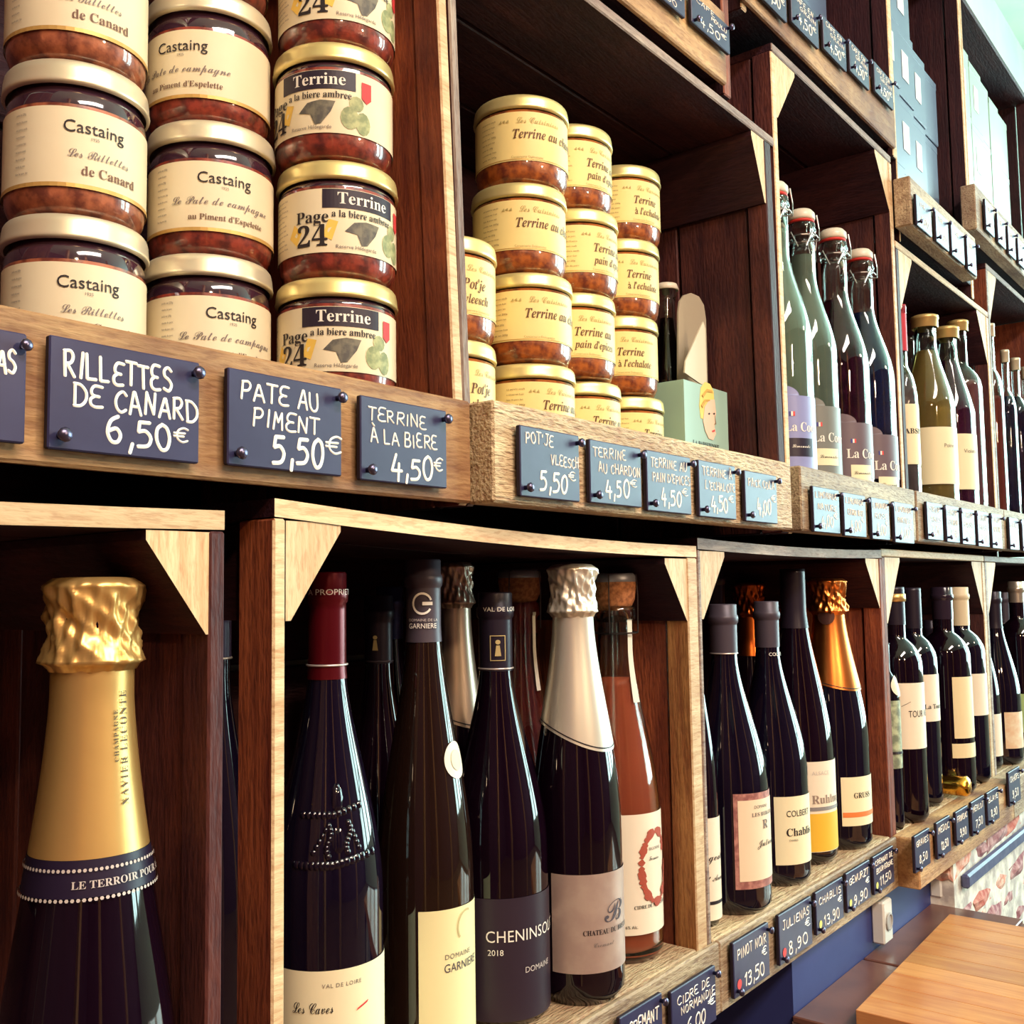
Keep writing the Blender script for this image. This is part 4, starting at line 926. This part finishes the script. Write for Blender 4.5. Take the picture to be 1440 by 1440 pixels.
CORK = mat('cork', (186, 122, 76), .8, noise=(140, 86, 52), scale=300)
bm = bmesh.new(); lathe(bm, [(rn*.75, b.h-.004), (rn*1.0, b.h+.001), (rn*1.15, b.h+.006), (rn*1.24, b.h+.018), (rn*1.2, b.h+.025), (rn*1.05, b.h+.027), (0, b.h+.0275)], 28)
def sink(b, d):
    pass
for v_ in bm.verts: v_.co.z -= .001
finish('cork', bm, CORK, b.t, local=True, smooth=True)
WIRE = mat('muselet_wire', (90, 84, 84), .35, metal=1.0)
def plate(b, rn):
    bm = bmesh.new(); lathe(bm, [(rn*1.235, b.h+.0205), (rn*1.25, b.h+.0215), (rn*1.22, b.h+.0262), (rn*1.07, b.h+.0282), (0, b.h+.0286)], 28)
    finish('cork_plate', bm, mat('cork_plate_metal', (150, 150, 156), .4, metal=.5), b.t, local=True, smooth=True)
plate(b, rn)
bm = bmesh.new()
for k in range(4):
    a = k*PI/2+.35; tube(bm, [(rn*1.30*math.sin(a), -rn*1.30*math.cos(a), b.h-.024), (rn*1.34*math.sin(a), -rn*1.34*math.cos(a), b.h+.008), (rn*1.28*math.sin(a), -rn*1.28*math.cos(a), b.h+.0265), (0, 0, b.h+.0285)], .0006, 5)
tube(bm, [(rn*1.26*math.sin(t*PI/8), -rn*1.26*math.cos(t*PI/8), b.h-.024) for t in range(16)], .0008, 5, closed=True)
finish('wire_cage', bm, WIRE, b.t, local=True)
l = lab(b, 850, None, 1158, 1335, IVORY)
WRE = mat('wreath_print', (170, 78, 60), .6)
bm = bmesh.new(); w = wrapf(b, .0009); zz = b.zfun(1238); a = ang(b.x, b.yc, b.R, 922, 1240); rdm = random.Random(3)
for k in range(34):
    t = .5+k*(2*PI-.3)/34; rx, ry = .0165, .029; cx, cy = rx*math.cos(t), ry*math.sin(t); r = rdm.uniform(.0016, .0034) if k % 4 else .0042
    vs = [(cx+r*(1+.35*math.sin(5*q))*math.cos(q+t)+rdm.uniform(-.001, .001), cy+r*(1+.35*math.sin(5*q))*math.sin(q+t)) for q in [j*2*PI/10 for j in range(10)]]
    add_flat(bm, ([(cx, cy)]+vs, [(0, 1+j, 1+(j+1) % 10) for j in range(10)]), lambda x, y: w(a*b.R+x, zz+y, .00002*k))
finish('wreath_print', bm, WRE, l, local=True)
txt(b, l, 'BIGORNE', 912, 1213, 4, GREY); txt(b, l, 'Fermier', 912, 1228, 6, INK, style='script', stretch=.7); txt(b, l, 'CIDRE DE NORMANDIE', 892, 1297, 4.6, INK, style='bold', stretch=.9); txt(b, l, '6% Alc.', 880, 1325, 4, INK)
z1_, z0_ = b.zfun(872), b.zfun(993); bm = bmesh.new(); w = wrapf(b, .0008); aa = ang(b.x, b.yc, b.f(b.h*.8), 885, 900)
add_flat(bm, rect2(aa*b.R-.0018*1, aa*b.R+.0125, z0_, z1_, 4, 16), w); finish('tax_strip', bm, mat('white_strip_paper', (232, 224, 208), .6), b.t, local=True)
# --- lower crate 2, back row
b = bottle('black bottle in shadow behind the red-capped bottle', 'burg', 533, 590, 838, 1250, .150, 'black'); cp = capsule(b, 935, CAPK, ring=(CAPG, .001)); shape(b, cp, disc2(0, .004, .0016, 10, 1), 528, 905, GOLDP, 'figure_print', off=.0014); shape(b, cp, poly2([(-.002, -.006), (.002, -.006), (.001, .002), (-.001, .002)]), 528, 905, GOLDP, 'figure_print', off=.0014)
b = bottle('blue-capped bottle far back between the two front bottles', 'slim', 549, 600, 826, 1250, .225, 'blue'); capsule(b, 900, mat('blue_capsule', (60, 66, 120), .35, metal=.3))
b = bottle('silver foil bottle standing behind the ring-emblem bottle', 'champ', 641, 690, 793, 1250, .128, 'black'); foil(b, 855, 1005, mat('pewter_foil', (196, 176, 158), .32, metal=.8), skew=.014, au=1.2)
b = bottle('unlabelled rose cider bottle at the back with a wired cork', 'champ', 734, 790, 846, 1250, .128, liquid_m=mat('dim_cider', (150, 56, 54), 0.05, trans=0.35, ior=1.34), fill=840, name='cider_bottle')
rn = b.f(b.h)
bm = bmesh.new(); lathe(bm, [(rn*.75, b.h-.004), (rn*1.0, b.h+.001), (rn*1.15, b.h+.006), (rn*1.24, b.h+.018), (rn*1.2, b.h+.025), (rn*1.05, b.h+.027), (0, b.h+.0275)], 28); finish('cork', bm, CORK, b.t, local=True, smooth=True); plate(b, rn)
bm = bmesh.new()
for k in range(4):
    a = k*PI/2+.2; tube(bm, [(rn*1.30*math.sin(a), -rn*1.30*math.cos(a), b.h-.024), (rn*1.34*math.sin(a), -rn*1.34*math.cos(a), b.h+.008), (rn*1.28*math.sin(a), -rn*1.28*math.cos(a), b.h+.0265), (0, 0, b.h+.0285)], .0006, 5)
finish('wire_cage', bm, WIRE, b.t, local=True)
bm = bmesh.new(); w = wrapf(b, .0008); aa = ang(b.x, b.yc, b.f(b.h*.8), 752, 900); add_flat(bm, rect2(aa*b.R-.003, aa*b.R+.006, b.zfun(975), b.zfun(862), 4, 16), w); finish('tax_strip', bm, mat('white_strip_paper', (232, 224, 208), .6), b.t, local=True)

# --- lower crate 3
b = bottle('bottle half hidden behind the crate post with handwritten white label', 'burg', 978, 1008, 842, 1250, .040, 'black'); capsule(b, 922, mat('purple_capsule', (50, 40, 74), .3), ring=(SILR, .0)); l = lab(b, 960, None, 1160, 1310, IVORY); txt(b, l, 'rgeot', 990, 1222, 11, INK, style='script'); txt(b, l, 'et Ann', 990, 1252, 8, INK, style='script'); shape(b, l, rect2(-.02, .02, -.0015, .0015, 8, 1), 995, 1284, INK, 'label_stripe')
b = bottle('dark bottle with pink bordered parchment label', 'burg', 1022, 1079, 850, 1250, .040, 'blue'); cp = capsule(b, 922, CAPG, ring=(SILR, .0)); l = lab(b, 1033, None, 1131, 1273, mat('pink_label_border', (196, 140, 128), .5, noise=(150, 96, 92), scale=160)); 
bm = bmesh.new(); w = wrapf(b, .0009); a0 = ang(b.x, b.yc, b.R, 1039, 1200)*b.R; add_flat(bm, rect2(a0, a0+.05, b.zfun(1262), b.zfun(1141), 16, 1), w); finish('label_panel', bm, mat('parchment_label', (240, 220, 190), .5), l, local=True, smooth=True)
txt(b, l, 'DOMAINE', 1060, 1154, 4, GREY, off=.0013); txt(b, l, 'LES BERGERES', 1057, 1166, 5, GREY, off=.0013, style='bold'); txt(b, l, 'R', 1072, 1186, 12, GREY, off=.0013, style='bold'); txt(b, l, 'Julienas', 1066, 1212, 9, INK, off=.0013, style='script')
b = bottle('dark bottle with torn ivory chablis label', 'burg', 1083, 1134, 846, 1210, .045, 'blue'); cp = capsule(b, 912, CAPG); txt(b, cp, 'COLBERT', 1081, 924, 4.5, WHITEP, off=.0012); l = lab(b, 1090, None, 1136, 1237, CREAMP); txt(b, l, 'COLBERT', 1106, 1166, 8, INK, stretch=.85); txt(b, l, 'Chablis', 1106, 1195, 10, INK, style='bold'); txt(b, l, 'CHABLIS', 1110, 1203, 2.5, GREY)
b = bottle('tall slender bottle with white and yellow label', 'slim', 1121, 1171, 801, 1200, .055, 'black'); capsule(b, 885, CAPK, lip=False); l = lab(b, 1128, None, 1085, 1218, IVORY); 
bm = bmesh.new(); w = wrapf(b, .0008); a0 = ang(b.x, b.yc, b.R, 1128, 1190)*b.R; add_flat(bm, rect2(a0, a0+.08, b.zfun(1217), b.zfun(1163), 20, 1), w); finish('yellow_panel', bm, mat('yellow_wine_label', (236, 186, 60), .5), l, local=True, smooth=True)
shape(b, l, rect2(0, .08, -.002, .002, 20, 1), 1133, 1156, GREY, 'grey_stripe'); txt(b, l, 'Ruhlmann', 1142, 1148, 11, mat('print_taupe', (150, 130, 118), .6), style='bold'); txt(b, l, 'ALSACE', 1142, 1105, 5, PALEG, space=1.1)
b = bottle('sparkling bottle in orange-gold foil with striped cream label', 'champ', 1170, 1220, 815, 1160, .048, 'blue'); foil(b, 865, 962, ORNG, skew=.014, au=1.9); shape(b, b.t, disc2(0, 0, .010, 16, 2, .9), 1162, 868, mat('bronze_seal', (90, 60, 54), .4, metal=.6), 'foil_seal', off=.003)
l = lab(b, 1184, None, 1110, 1184, CREAMP); txt(b, l, 'GRUSS', 1201, 1142, 7, INK, style='bold', stretch=.9); shape(b, l, rect2(0, .07, -.0028, .0028, 18, 1), 1186, 1167, mat('orange_print', (232, 130, 70), .5), 'orange_stripe')
b = bottle('bottle with copper foil at the back of the third lower crate', 'champ', 1057, 1100, 820, 1150, .170, 'black'); foil(b, 868, 925, mat('copper_foil', (210, 110, 50), .28, metal=1.0))
b = bottle('tall black bottle in the back corner behind the post', 'slim', 1008, 1050, 800, 1150, .160, 'black'); capsule(b, 870, CAPK)
# --- lower crate 4
y4b = .030
b = bottle('stout bottle with round white seal and green label, behind the divider', 'big', 1250, 1268, 905, 1100, .020, 'blue', vmid=1050); lab(b, 1235, None, 989, 1088, mat('green_wine_label', (182, 194, 160), .5, noise=(120, 130, 110), scale=120)); shape(b, b.t, disc2(0, 0, .0135, 20, 3), 1262, 968, IVORY, 'round_seal', off=.0012); shape(b, b.t, rect2(-.03, .03, -.0016, .0016, 10, 1), 1256, 1065, INK, 'label_stripe', off=.0012)
capsule(b, 905, CAPK, lip=False)
b = bottle('bordeaux bottle with gold capsule ring and cream tour label', 'bord', 1262, 1299, 826, 1100, .026, 'black'); cp = capsule(b, 880, CAPK, ring=None, lip=False); bm = bmesh.new(); rn = b.f(b.h); lathe(bm, [(rn+.0007, b.h-.020), (rn+.0022, b.h-.0195), (rn+.0022, b.h-.0095), (rn+.0007, b.h-.009)], 32); finish('gold_collar', bm, mat('dull_gold_collar', (206, 170, 108), .35, metal=.7), b.t, local=True, smooth=True); l = lab(b, 1262, None, 968, 1067, IVORY); txt(b, l, 'TOUR VERT', 1278, 1019, 8.5, INK, stretch=.7); shape(b, l, poly2([(0, 0), (.012, .006), (.012, .0066), (0, .0006)]), 1268, 1003, INK, 'label_flourish')
b = bottle('bordeaux bottle with plain cream label, second behind the tour bottle', 'bord', 1287, 1320, 827, 1100, .038, 'blue'); capsule(b, 885, CAPK, lip=False); l = lab(b, 1290, None, 955, 1025, IVORY); txt(b, l, 'La Tour', 1300, 1006, 6, INK, style='bold')
b = bottle('dark bottle with two-part cream label above the lying bottle', 'bord', 1330, 1367, 826, 1100, .030, 'black'); capsule(b, 872, mat('clear_dark_capsule', (44, 34, 48), .15)); lab(b, 1341, None, 960, 1053, mat('tall_cream_label', (238, 220, 176), .5)); lab(b, 1340, None, 1061, 1083, mat('tall_cream_label', (238, 220, 176), .5))
b = bottle('bordeaux bottle with cream capsule', 'bord', 1354, 1388, 826, 1100, .032, 'blue'); capsule(b, 881, mat('cream_capsule', (222, 206, 172), .4)); lab(b, 1355, None, 955, 1018, IVORY)
b = bottle('sloping-shouldered bottle with low cream label beside the cream capsule', 'burg', 1377, 1405, 830, 1080, .042, 'blue'); capsule(b, 890, CAPK); lab(b, 1385, None, 1015, 1079, IVORY)
b = bottle('half hidden dark bottle standing behind the two-part label', 'bord', 1313, 1335, 872, 1100, .085, 'black'); capsule(b, 900, CAPK)
# bottle lying on the floor of the crate, gold foil hood to the front
lx = 1.593
t = thing('wine_bottle', 'bottle lying down with its gold foil top poking out below the others', 'bottle', (lx, .012, Zf+.0005))
f_ = profile('champ', .018, .17); bm = bmesh.new(); lathe(bm, [(0, .0)]+[(f_(.17*i/20)*1.0, .17*i/20) for i in range(21)]+[(0, .17)], 28)
Mx = Matrix.Translation((0, .15, .0185)) @ Matrix.Rotation(PI/2, 4, 'X')
bmesh.ops.transform(bm, matrix=Mx, verts=bm.verts); finish('bottle_glass', bm, GL['black'], t, local=True, smooth=True)
bm = bmesh.new(); lathe(bm, [(.009, .12), (.012, .125), (.0125, .14), (.0138, .160), (.0142, .172), (.010, .176), (0, .177)], 32, wob=lambda a, z: .0009*math.sin(7*a)*math.sin(z*300)); bmesh.ops.transform(bm, matrix=Mx, verts=bm.verts); finish('foil_hood', bm, mat('bright_gold_foil', (240, 180, 70), .25, metal=1.0), t, local=True, smooth=True)
# --- lower crate 5
b = bottle('dark bottle with tall matt capsule, first in the far lower crate', 'burg', 1402, 1434, 832, 1060, .030, 'blue'); capsule(b, 885, CAPK); lab(b, 1414, None, 1014, 1070, mat('rosy_label', (232, 196, 160), .5, noise=(240, 220, 190), scale=80))
b = bottle('green glass bottle behind the matt capsule bottle', 'burg', 1416, 1442, 833, 1040, .070, 'olive'); capsule(b, 878, CAPG, ring=(SILR, .0))
b = bottle('silver-topped bottle with green label at the picture edge', 'bord', 1434, 1462, 818, 1040, .024, 'black'); capsule(b, 848, mat('silver_capsule', (206, 196, 180), .3, metal=.8)); lab(b, 1434, None, 986, 1045, mat('leaf_green_label', (178, 206, 140), .5))
for i, (u, v) in enumerate([(1462, 826)]):
    b = bottle(['dark bottle just past the picture edge in the far lower crate', 'last dark bottle of the far lower crate, out of frame'][i], 'bord', u, u+24, v, 1000, .03, 'black', group='dark bottles of the far lower crate'); capsule(b, 880, CAPK, lip=False)

# --- lemonades with swing tops (middle crate 3)
PORC = mat('porcelain_stopper', (226, 214, 194), .3); RUB = mat('red_rubber_seal', (206, 48, 40), .5); ZINC = mat('zinc_wire', (176, 168, 164), .3, metal=1.0)
LAVL = mat('lavender_label', (140, 146, 196), .4); TAUL = mat('taupe_label', (108, 92, 102), .45); MLAB = mat('mint_grey_label', (120, 122, 118), .45)
def lemonade(label, uc, ue, vt, col, fillv, y, labm, v_lab, dk=False, ut=None):
    b = bottle(label, 'lemon', uc, ue, vt+22, 600, y, liquid_m=liquid('lemonade_'+str(len(MATS)), col), fill=fillv, zf=Zm, name='lemonade_bottle', group='swing-top lemonade bottles', vmid=520)
    rn = b.f(b.h)
    bm = bmesh.new(); lathe(bm, [(rn*.6, b.h+.0035), (rn*1.02, b.h+.0035), (rn*1.10, b.h+.006), (rn*1.08, b.h+.012), (rn*.85, b.h+.0165), (rn*.4, b.h+.018), (0, b.h+.018)], 28); st = finish('stopper', bm, PORC, b.t, local=True, smooth=True)
    bm = bmesh.new(); lathe(bm, [(rn*.70, b.h+.0002), (rn*1.0, b.h+.0004), (rn*1.03, b.h+.002), (rn*.98, b.h+.0036), (rn*.6, b.h+.0036)], 28); finish('rubber_seal', bm, RUB, b.t, local=True, smooth=True)
    bm = bmesh.new(); av = b.vis(500)
    for s in (-1, 1):
        a = av+s*PI/2; c, d = math.sin(a), -math.cos(a); e, g_ = math.sin(av), -math.cos(av)
        tube(bm, [(c*rn*1.2, d*rn*1.2, b.h+.010), (c*rn*1.34+e*.001, d*rn*1.34+g_*.001, b.h-.008), (c*rn*1.30+e*rn*.7, d*rn*1.30+g_*rn*.7, b.h-.026), (e*rn*1.5, g_*rn*1.5, b.h-.029)], .0009, 6)
        tube(bm, [(c*rn*1.25, d*rn*1.25, b.h-.019), (c*rn*.8+e*rn*1.1, d*rn*.8+g_*rn*1.1, b.h-.014), (c*rn*.3+e*rn*1.4, d*rn*.3+g_*rn*1.4, b.h-.034)], .0009, 6)
    tube(bm, [(rn*1.16*math.sin(k*PI/8), -rn*1.16*math.cos(k*PI/8), b.h-.018) for k in range(16)], .0009, 6, closed=True)
    finish('wire_bail', bm, ZINC, b.t, local=True)
    l = lab(b, None, None, v_lab, 665, labm); l2 = l
    bm = bmesh.new(); w = wrapf(b, .0005); zt = b.zfun(v_lab); a0 = b.vis(560)*b.R      # curved top of the label
    add_flat(bm, disc2(a0, zt-.001, .022, 24, 3, 1.0), lambda x, y: w(x, zt+(max(y, zt)-zt)*.55)); finish('label_crest', bm, labm, l, local=True, smooth=True)
    u = ut or uc+2
    txt(b, l, 'La Cour', u, v_lab+52, 12.5, WHITEP, style='bold', stretch=.85); shape(b, l, rect2(0, .0022, 0, .005), u+6, v_lab+30, mat('flag_blue', (60, 60, 140), .5), 'flag_print'); shape(b, l, rect2(.0022, .0044, 0, .005), u+6, v_lab+30, WHITEP, 'flag_print'); shape(b, l, rect2(.0044, .0066, 0, .005), u+6, v_lab+30, RED, 'flag_print')
    shape(b, l, rect2(0, .03, -.020, 0, 8, 1), u+6, v_lab+62, NAVY if not dk else CREAMP, 'flavour_panel', off=.0009)
    txt(b, l, 'Limonade', u+10, v_lab+76, 4.6, WHITEP if not dk else INK, style='script', off=.0013)
    return b
lemonade('swing-top bottle of clear lemonade with lavender label beside the post', 1096, 1144, 264, (196, 214, 190), 330, .034, LAVL, 545, ut=1103)
lemonade('swing-top bottle of pale lemonade, second with grey label', 1134, 1179, 300, (176, 190, 172), 366, .046, MLAB, 560, True, ut=1142)
lemonade('swing-top bottle of dark plum lemonade', 1178, 1223, 326, (84, 22, 52), 428, .036, TAUL, 583, True, ut=1190)
lemonade('swing-top bottle of deep blue lemonade', 1215, 1258, 353, (30, 48, 104), 445, .034, TAUL, 600, True, ut=1229)
# --- syrups (middle crate 4)
CAPGO = mat('gold_screw_cap', (212, 184, 120), .35, metal=.5)
def screw(b, m, z=.016):
    rn = b.f(b.h); bm = bmesh.new(); lathe(bm, [(rn*1.18, b.h-z), (rn*1.24, b.h-z+.001), (rn*1.24, b.h-.0035), (rn*1.30, b.h-.003), (rn*1.30, b.h+.002), (rn*1.1, b.h+.0035), (0, b.h+.0035)], 28, wob=lambda a, zz: .0002*math.sin(24*a)); finish('screw_cap', bm, m, b.t, local=True, smooth=True)
b = bottle('clear bottle with raspberry red capsule and cream label, against the divider', 'bord', 1271, 1291, 434, 620, .020, liquid_m=liquid('pale_syrup', (150, 130, 136)), fill=530, zf=Zm, name='syrup_bottle', vmid=560, pz=(.52, .70, .40)); capsule(b, 492, mat('raspberry_capsule', (190, 30, 58), .5), lip=False); l = lab(b, None, None, 562, 648, CREAMP); txt(b, l, 'ABSINTHE', 1272, 604, 7, INK, style='bold')
b = bottle('clear open-necked bottle with cream label behind the red capsule', 'bord', 1283, 1303, 476, 620, .075, liquid_m=liquid('plum_syrup', (110, 70, 90)), fill=540, zf=Zm, name='syrup_bottle', vmid=560, pz=(.52, .70, .36)); l = lab(b, None, None, 573, 655, CREAMP)
b = bottle('amber syrup bottle with gold screw cap', 'syrup', 1305, 1343, 452, 620, .026, liquid_m=liquid('amber_syrup', (206, 170, 96)), fill=497, zf=Zm, name='syrup_bottle', vmid=560); screw(b, CAPGO); l = lab(b, None, None, 588, 672, CREAMP); txt(b, l, 'Poire', 1327, 618, 5, GREY)
b = bottle('purple syrup bottle with gold screw cap', 'syrup', 1335, 1371, 468, 630, .026, liquid_m=liquid('purple_syrup', (110, 34, 84)), fill=512, zf=Zm, name='syrup_bottle', vmid=570); screw(b, CAPGO); l = lab(b, None, None, 598, 680, CREAMP); txt(b, l, 'Violette', 1355, 626, 5, GREY)
b = bottle('rose-tinted bottle with small gold cap behind the syrups', 'bord', 1352, 1383, 459, 620, .036, liquid_m=liquid('rose_syrup', (186, 112, 116)), fill=540, zf=Zm, name='syrup_bottle', vmid=570); screw(b, CAPGO)
# --- far middle crate
SCAP = mat('silver_screw_cap', (214, 206, 180), .35, metal=.4)
for i, (u, ue, v, c, nm) in enumerate([(1398, 1414, 464, (186, 86, 74), 'tall pale-capped bottle of rosy liquid in the far middle crate'), (1418, 1431, 499, (30, 40, 84), 'pale-capped bottle of dark blue liquid in the far middle crate'), (1432, 1447, 510, (34, 30, 74), 'pale-capped bottle of dark liquid at the picture edge'), (1446, 1460, 522, (90, 30, 50), 'pale-capped bottle of red liquid beyond the picture edge')]):
    b = bottle(nm, 'bord', u, ue, v, 640, .03, liquid_m=liquid('spirit_%d' % i, c), fill=560, zf=Zm, name='spirit_bottle', vmid=600); screw(b, SCAP, .022)
# --- cola pack (middle crate 2)
zf = Zm
b = bottle('small cola bottle with pale crown cap standing in the carton', 'cola', 938, 962, 404, 560, .112, liquid_m=liquid('cola', (52, 24, 34)), fill=450, zf=Zm, name='cola_bottle', vmid=470, R=.0240)
rn = b.f(b.h); bm = bmesh.new(); lathe(bm, [(rn*1.30, b.h-.006), (rn*1.42, b.h-.0055), (rn*1.28, b.h-.001), (rn*1.22, b.h+.001), (rn*.9, b.h+.002), (0, b.h+.002)], 42, wob=lambda a, z: .0006*math.sin(21*a) if z < b.h-.002 else 0); finish('crown_cap', bm, PORC, b.t, local=True, smooth=True)
cx0, cz_t = at(919, 515, .06); cxm = X(962, 520, .030); cxr = X(1022, 600, .030)
yA, yB = .056, .175
zt1 = at(962, 509, .030)[1]; 
CARD = mat('pale_card', (214, 204, 180), .6); MINT = mat('mint_card', (158, 190, 178), .55, noise=(164, 196, 182), scale=8)
xl, xr = X(962, 560, yA), X(1024, 600, yA)
t = thing('bottle_carton', 'pale mint cola carton with carrying handle and a drawn face', 'carton', ((xl+xr)/2, (yA+yB)/2, Zm))
zt_ = at(1000, 545, yA)[1]; wall = .0016
bm = bmesh.new()
box(bm, xl, xr, yA, yA+wall, Zm+.0005, zt_, bevel=.0003); box(bm, xl, xl+wall, yA+wall, yB-wall, Zm+.0005, zt_, bevel=.0003); box(bm, xr-wall, xr, yA+wall, yB-wall, Zm+.0005, zt_, bevel=.0003); box(bm, xl, xr, yB-wall, yB, Zm+.0005, zt_, bevel=.0003)
finish('carton_body', bm, MINT, t)
def card_part(name, pts, m, y, th=.0018):
    b_ = bmesh.new(); P = [at(u, v, y) for u, v in pts]
    A_ = [b_.verts.new((x, y, z)) for x, z in P]; B_ = [b_.verts.new((x, y+th, z)) for x, z in P]; k = len(P)
    b_.faces.new(A_); b_.faces.new(B_[::-1])
    for i in range(k): b_.faces.new((A_[i], B_[i], B_[(i+1) % k], A_[(i+1) % k]))
    bmesh.ops.recalc_face_normals(b_, faces=b_.faces); return finish(name, b_, m, t)
card_part('carry_handle', [(954, 560), (954, 440), (956, 424), (962, 415), (972, 412), (983, 417), (990, 429), (993, 450), (996, 560)], mat('handle_card', (172, 160, 138), .6), .083)
card_part('front_gusset', [(963, 524), (964, 508), (989, 452), (992, 462), (994, 535), (993, 545)], CARD, yA+.0025, .0015)
SKIN = mat('print_skin', (238, 196, 170), .6); HAIR = mat('print_blond', (240, 206, 110), .6)
def face_part(name, pts, m, off, parent=t):
    b_ = bmesh.new(); vs = [b_.verts.new((at(u, v, yA)[0], yA-off, at(u, v, yA)[1])) for u, v in pts]; f = b_.faces.new(vs); 
    r = bmesh.ops.extrude_face_region(b_, geom=[f]); 
    for e in r['geom']:
        if isinstance(e, bmesh.types.BMVert): e.co.y += .0002
    bmesh.ops.recalc_face_normals(b_, faces=b_.faces); return finish(name, b_, m, parent)
face_part('drawn_hair', [(985, 545), (991, 537), (998, 540), (1003, 550), (1004, 566), (995, 575), (990, 590), (985, 588), (983, 570)], HAIR, .0004)
fc = face_part('drawn_face', [(990, 572), (997, 562), (1004, 562), (1006, 580), (1004, 600), (1006, 610), (1002, 619), (996, 617), (991, 606), (988, 592)], SKIN, .0008)
for uu in (996, 1003): face_part('drawn_eye', [(uu-1.5, 582), (uu, 580.5), (uu+1.5, 582), (uu, 583.5)], INK, .0012)
face_part('drawn_curl', [(986, 556), (993, 547), (1000, 549), (1001, 552), (993, 551), (988, 559)], mat('print_ochre', (206, 160, 70), .6), .0012)
face_part('drawn_curl', [(985, 570), (990, 562), (997, 562), (997, 564), (991, 565), (987, 574)], mat('print_ochre', (206, 160, 70), .6), .0013)
face_part('drawn_nose', [(1004, 584), (1006, 597), (1003, 597), (1004.6, 595)], mat('print_brown_soft', (130, 104, 70), .6), .0012)
face_part('drawn_mouth', [(1000, 606), (1004, 604), (1004, 607), (1001, 608)], REDP, .0012)
vs, fs = text_tris('LA PARISIENNE', .0065, 'LEFT', 'bold', stretch=.8); bm = bmesh.new(); x_, z_ = at(974, 627, yA); add_flat(bm, (vs, fs), lambda x, y: (x_+x, yA-.0006, z_+y)); finish('lettering', bm, INK, t)

# ------------------------------------------------------------------ boxes in the upper crates
GB = mat('blue_grey_box_card', (86, 98, 126), .38, spec=.55); GB2 = mat('pale_green_box_card', (150, 176, 160), .4, spec=.55); STK = mat('white_sticker', (232, 238, 230), .5)
def tea_box(label, x0, x1, y0, z0, z1, m, depth=.09, sticker=True, group=None):
    t = thing('tea_box', label, 'box', ((x0+x1)/2, y0+depth/2, z0), group=group); w = x1-x0; h = z1-z0
    bm = bmesh.new(); box(bm, x0, x1, y0, y0+depth, z0, z1, bevel=.0012); finish('box_body', bm, m, t)
    bm = bmesh.new(); box(bm, x0-.0004, x1+.0004, y0-.0004, y0+depth+.0004, z1-.012, z1+.0002, bevel=.0006); finish('box_lid', bm, m, t)
    if sticker:
        bm = bmesh.new(); box(bm, x0+w*.30, x0+w*.66, y0-.0008, y0-.0004, z0+h*.28, z0+h*.68); s = finish('sticker', bm, STK, t)
        bm = bmesh.new()
        for k in range(4): box(bm, x0+w*.34, x0+w*(.60-.05*(k % 2)), y0-.0010, y0-.00085, z0+h*(.62-.075*k), z0+h*(.635-.075*k))
        finish('small_lettering', bm, GREY, s)
cols = [(1.452, 1.548, 4), (1.552, 1.640, 3), (1.650, 1.735, 3)]
hB = .112; zb_ = H+.5205; cn = ['column nearest the slate tags', 'second column', 'third column']; rn_ = ['bottom', 'second row', 'third row', 'top row', 'fifth row']
for i, (a, b_, n) in enumerate([(1.449, 1.533, 4), (1.536, 1.620, 4), (1.623, 1.700, 3), (1.710, 1.785, 3)]):
    for k in range(n):
        tea_box('blue grey box with white sticker, %s of the %s column among the grey boxes' % (rn_[k], nth[i]), a+.001*(k % 2), b_, .02+.006*i+.003*(k % 2), zb_+k*hB+.0002*k, zb_+(k+1)*hB-.0006, GB, sticker=(i < 3), group='grey boxes in the upper crate')
zb2 = H+.6105
for i, (a, b_, n) in enumerate([(1.858, 1.935, 3), (1.955, 2.035, 3), (2.038, 2.105, 3), (2.13, 2.20, 3), (2.21, 2.29, 3)]):
    for k in range(n):
        tea_box('pale green box, %s of the %s column in the far upper crate' % (rn_[k], nth[i]), a, b_, .02+.004*i, zb2+k*.118+.0002*k, zb2+(k+1)*.118-.0006, GB2, sticker=(i in (0, 1)), group='pale boxes in the far upper crate')
for i, (a, b_, n) in enumerate([(1.20, 1.285, 2), (1.29, 1.375, 2)]):
    for k in range(n):
        tea_box('large smoky blue packet, %s, %s in the upper crate above the lemonades' % (['lower', 'upper'][k], ['nearer one', 'farther one'][i]), a, b_, .06+.01*i, H+.6305+k*.151, H+.6305+k*.151+.150, GB, sticker=False, group='blue packets in the upper crate')
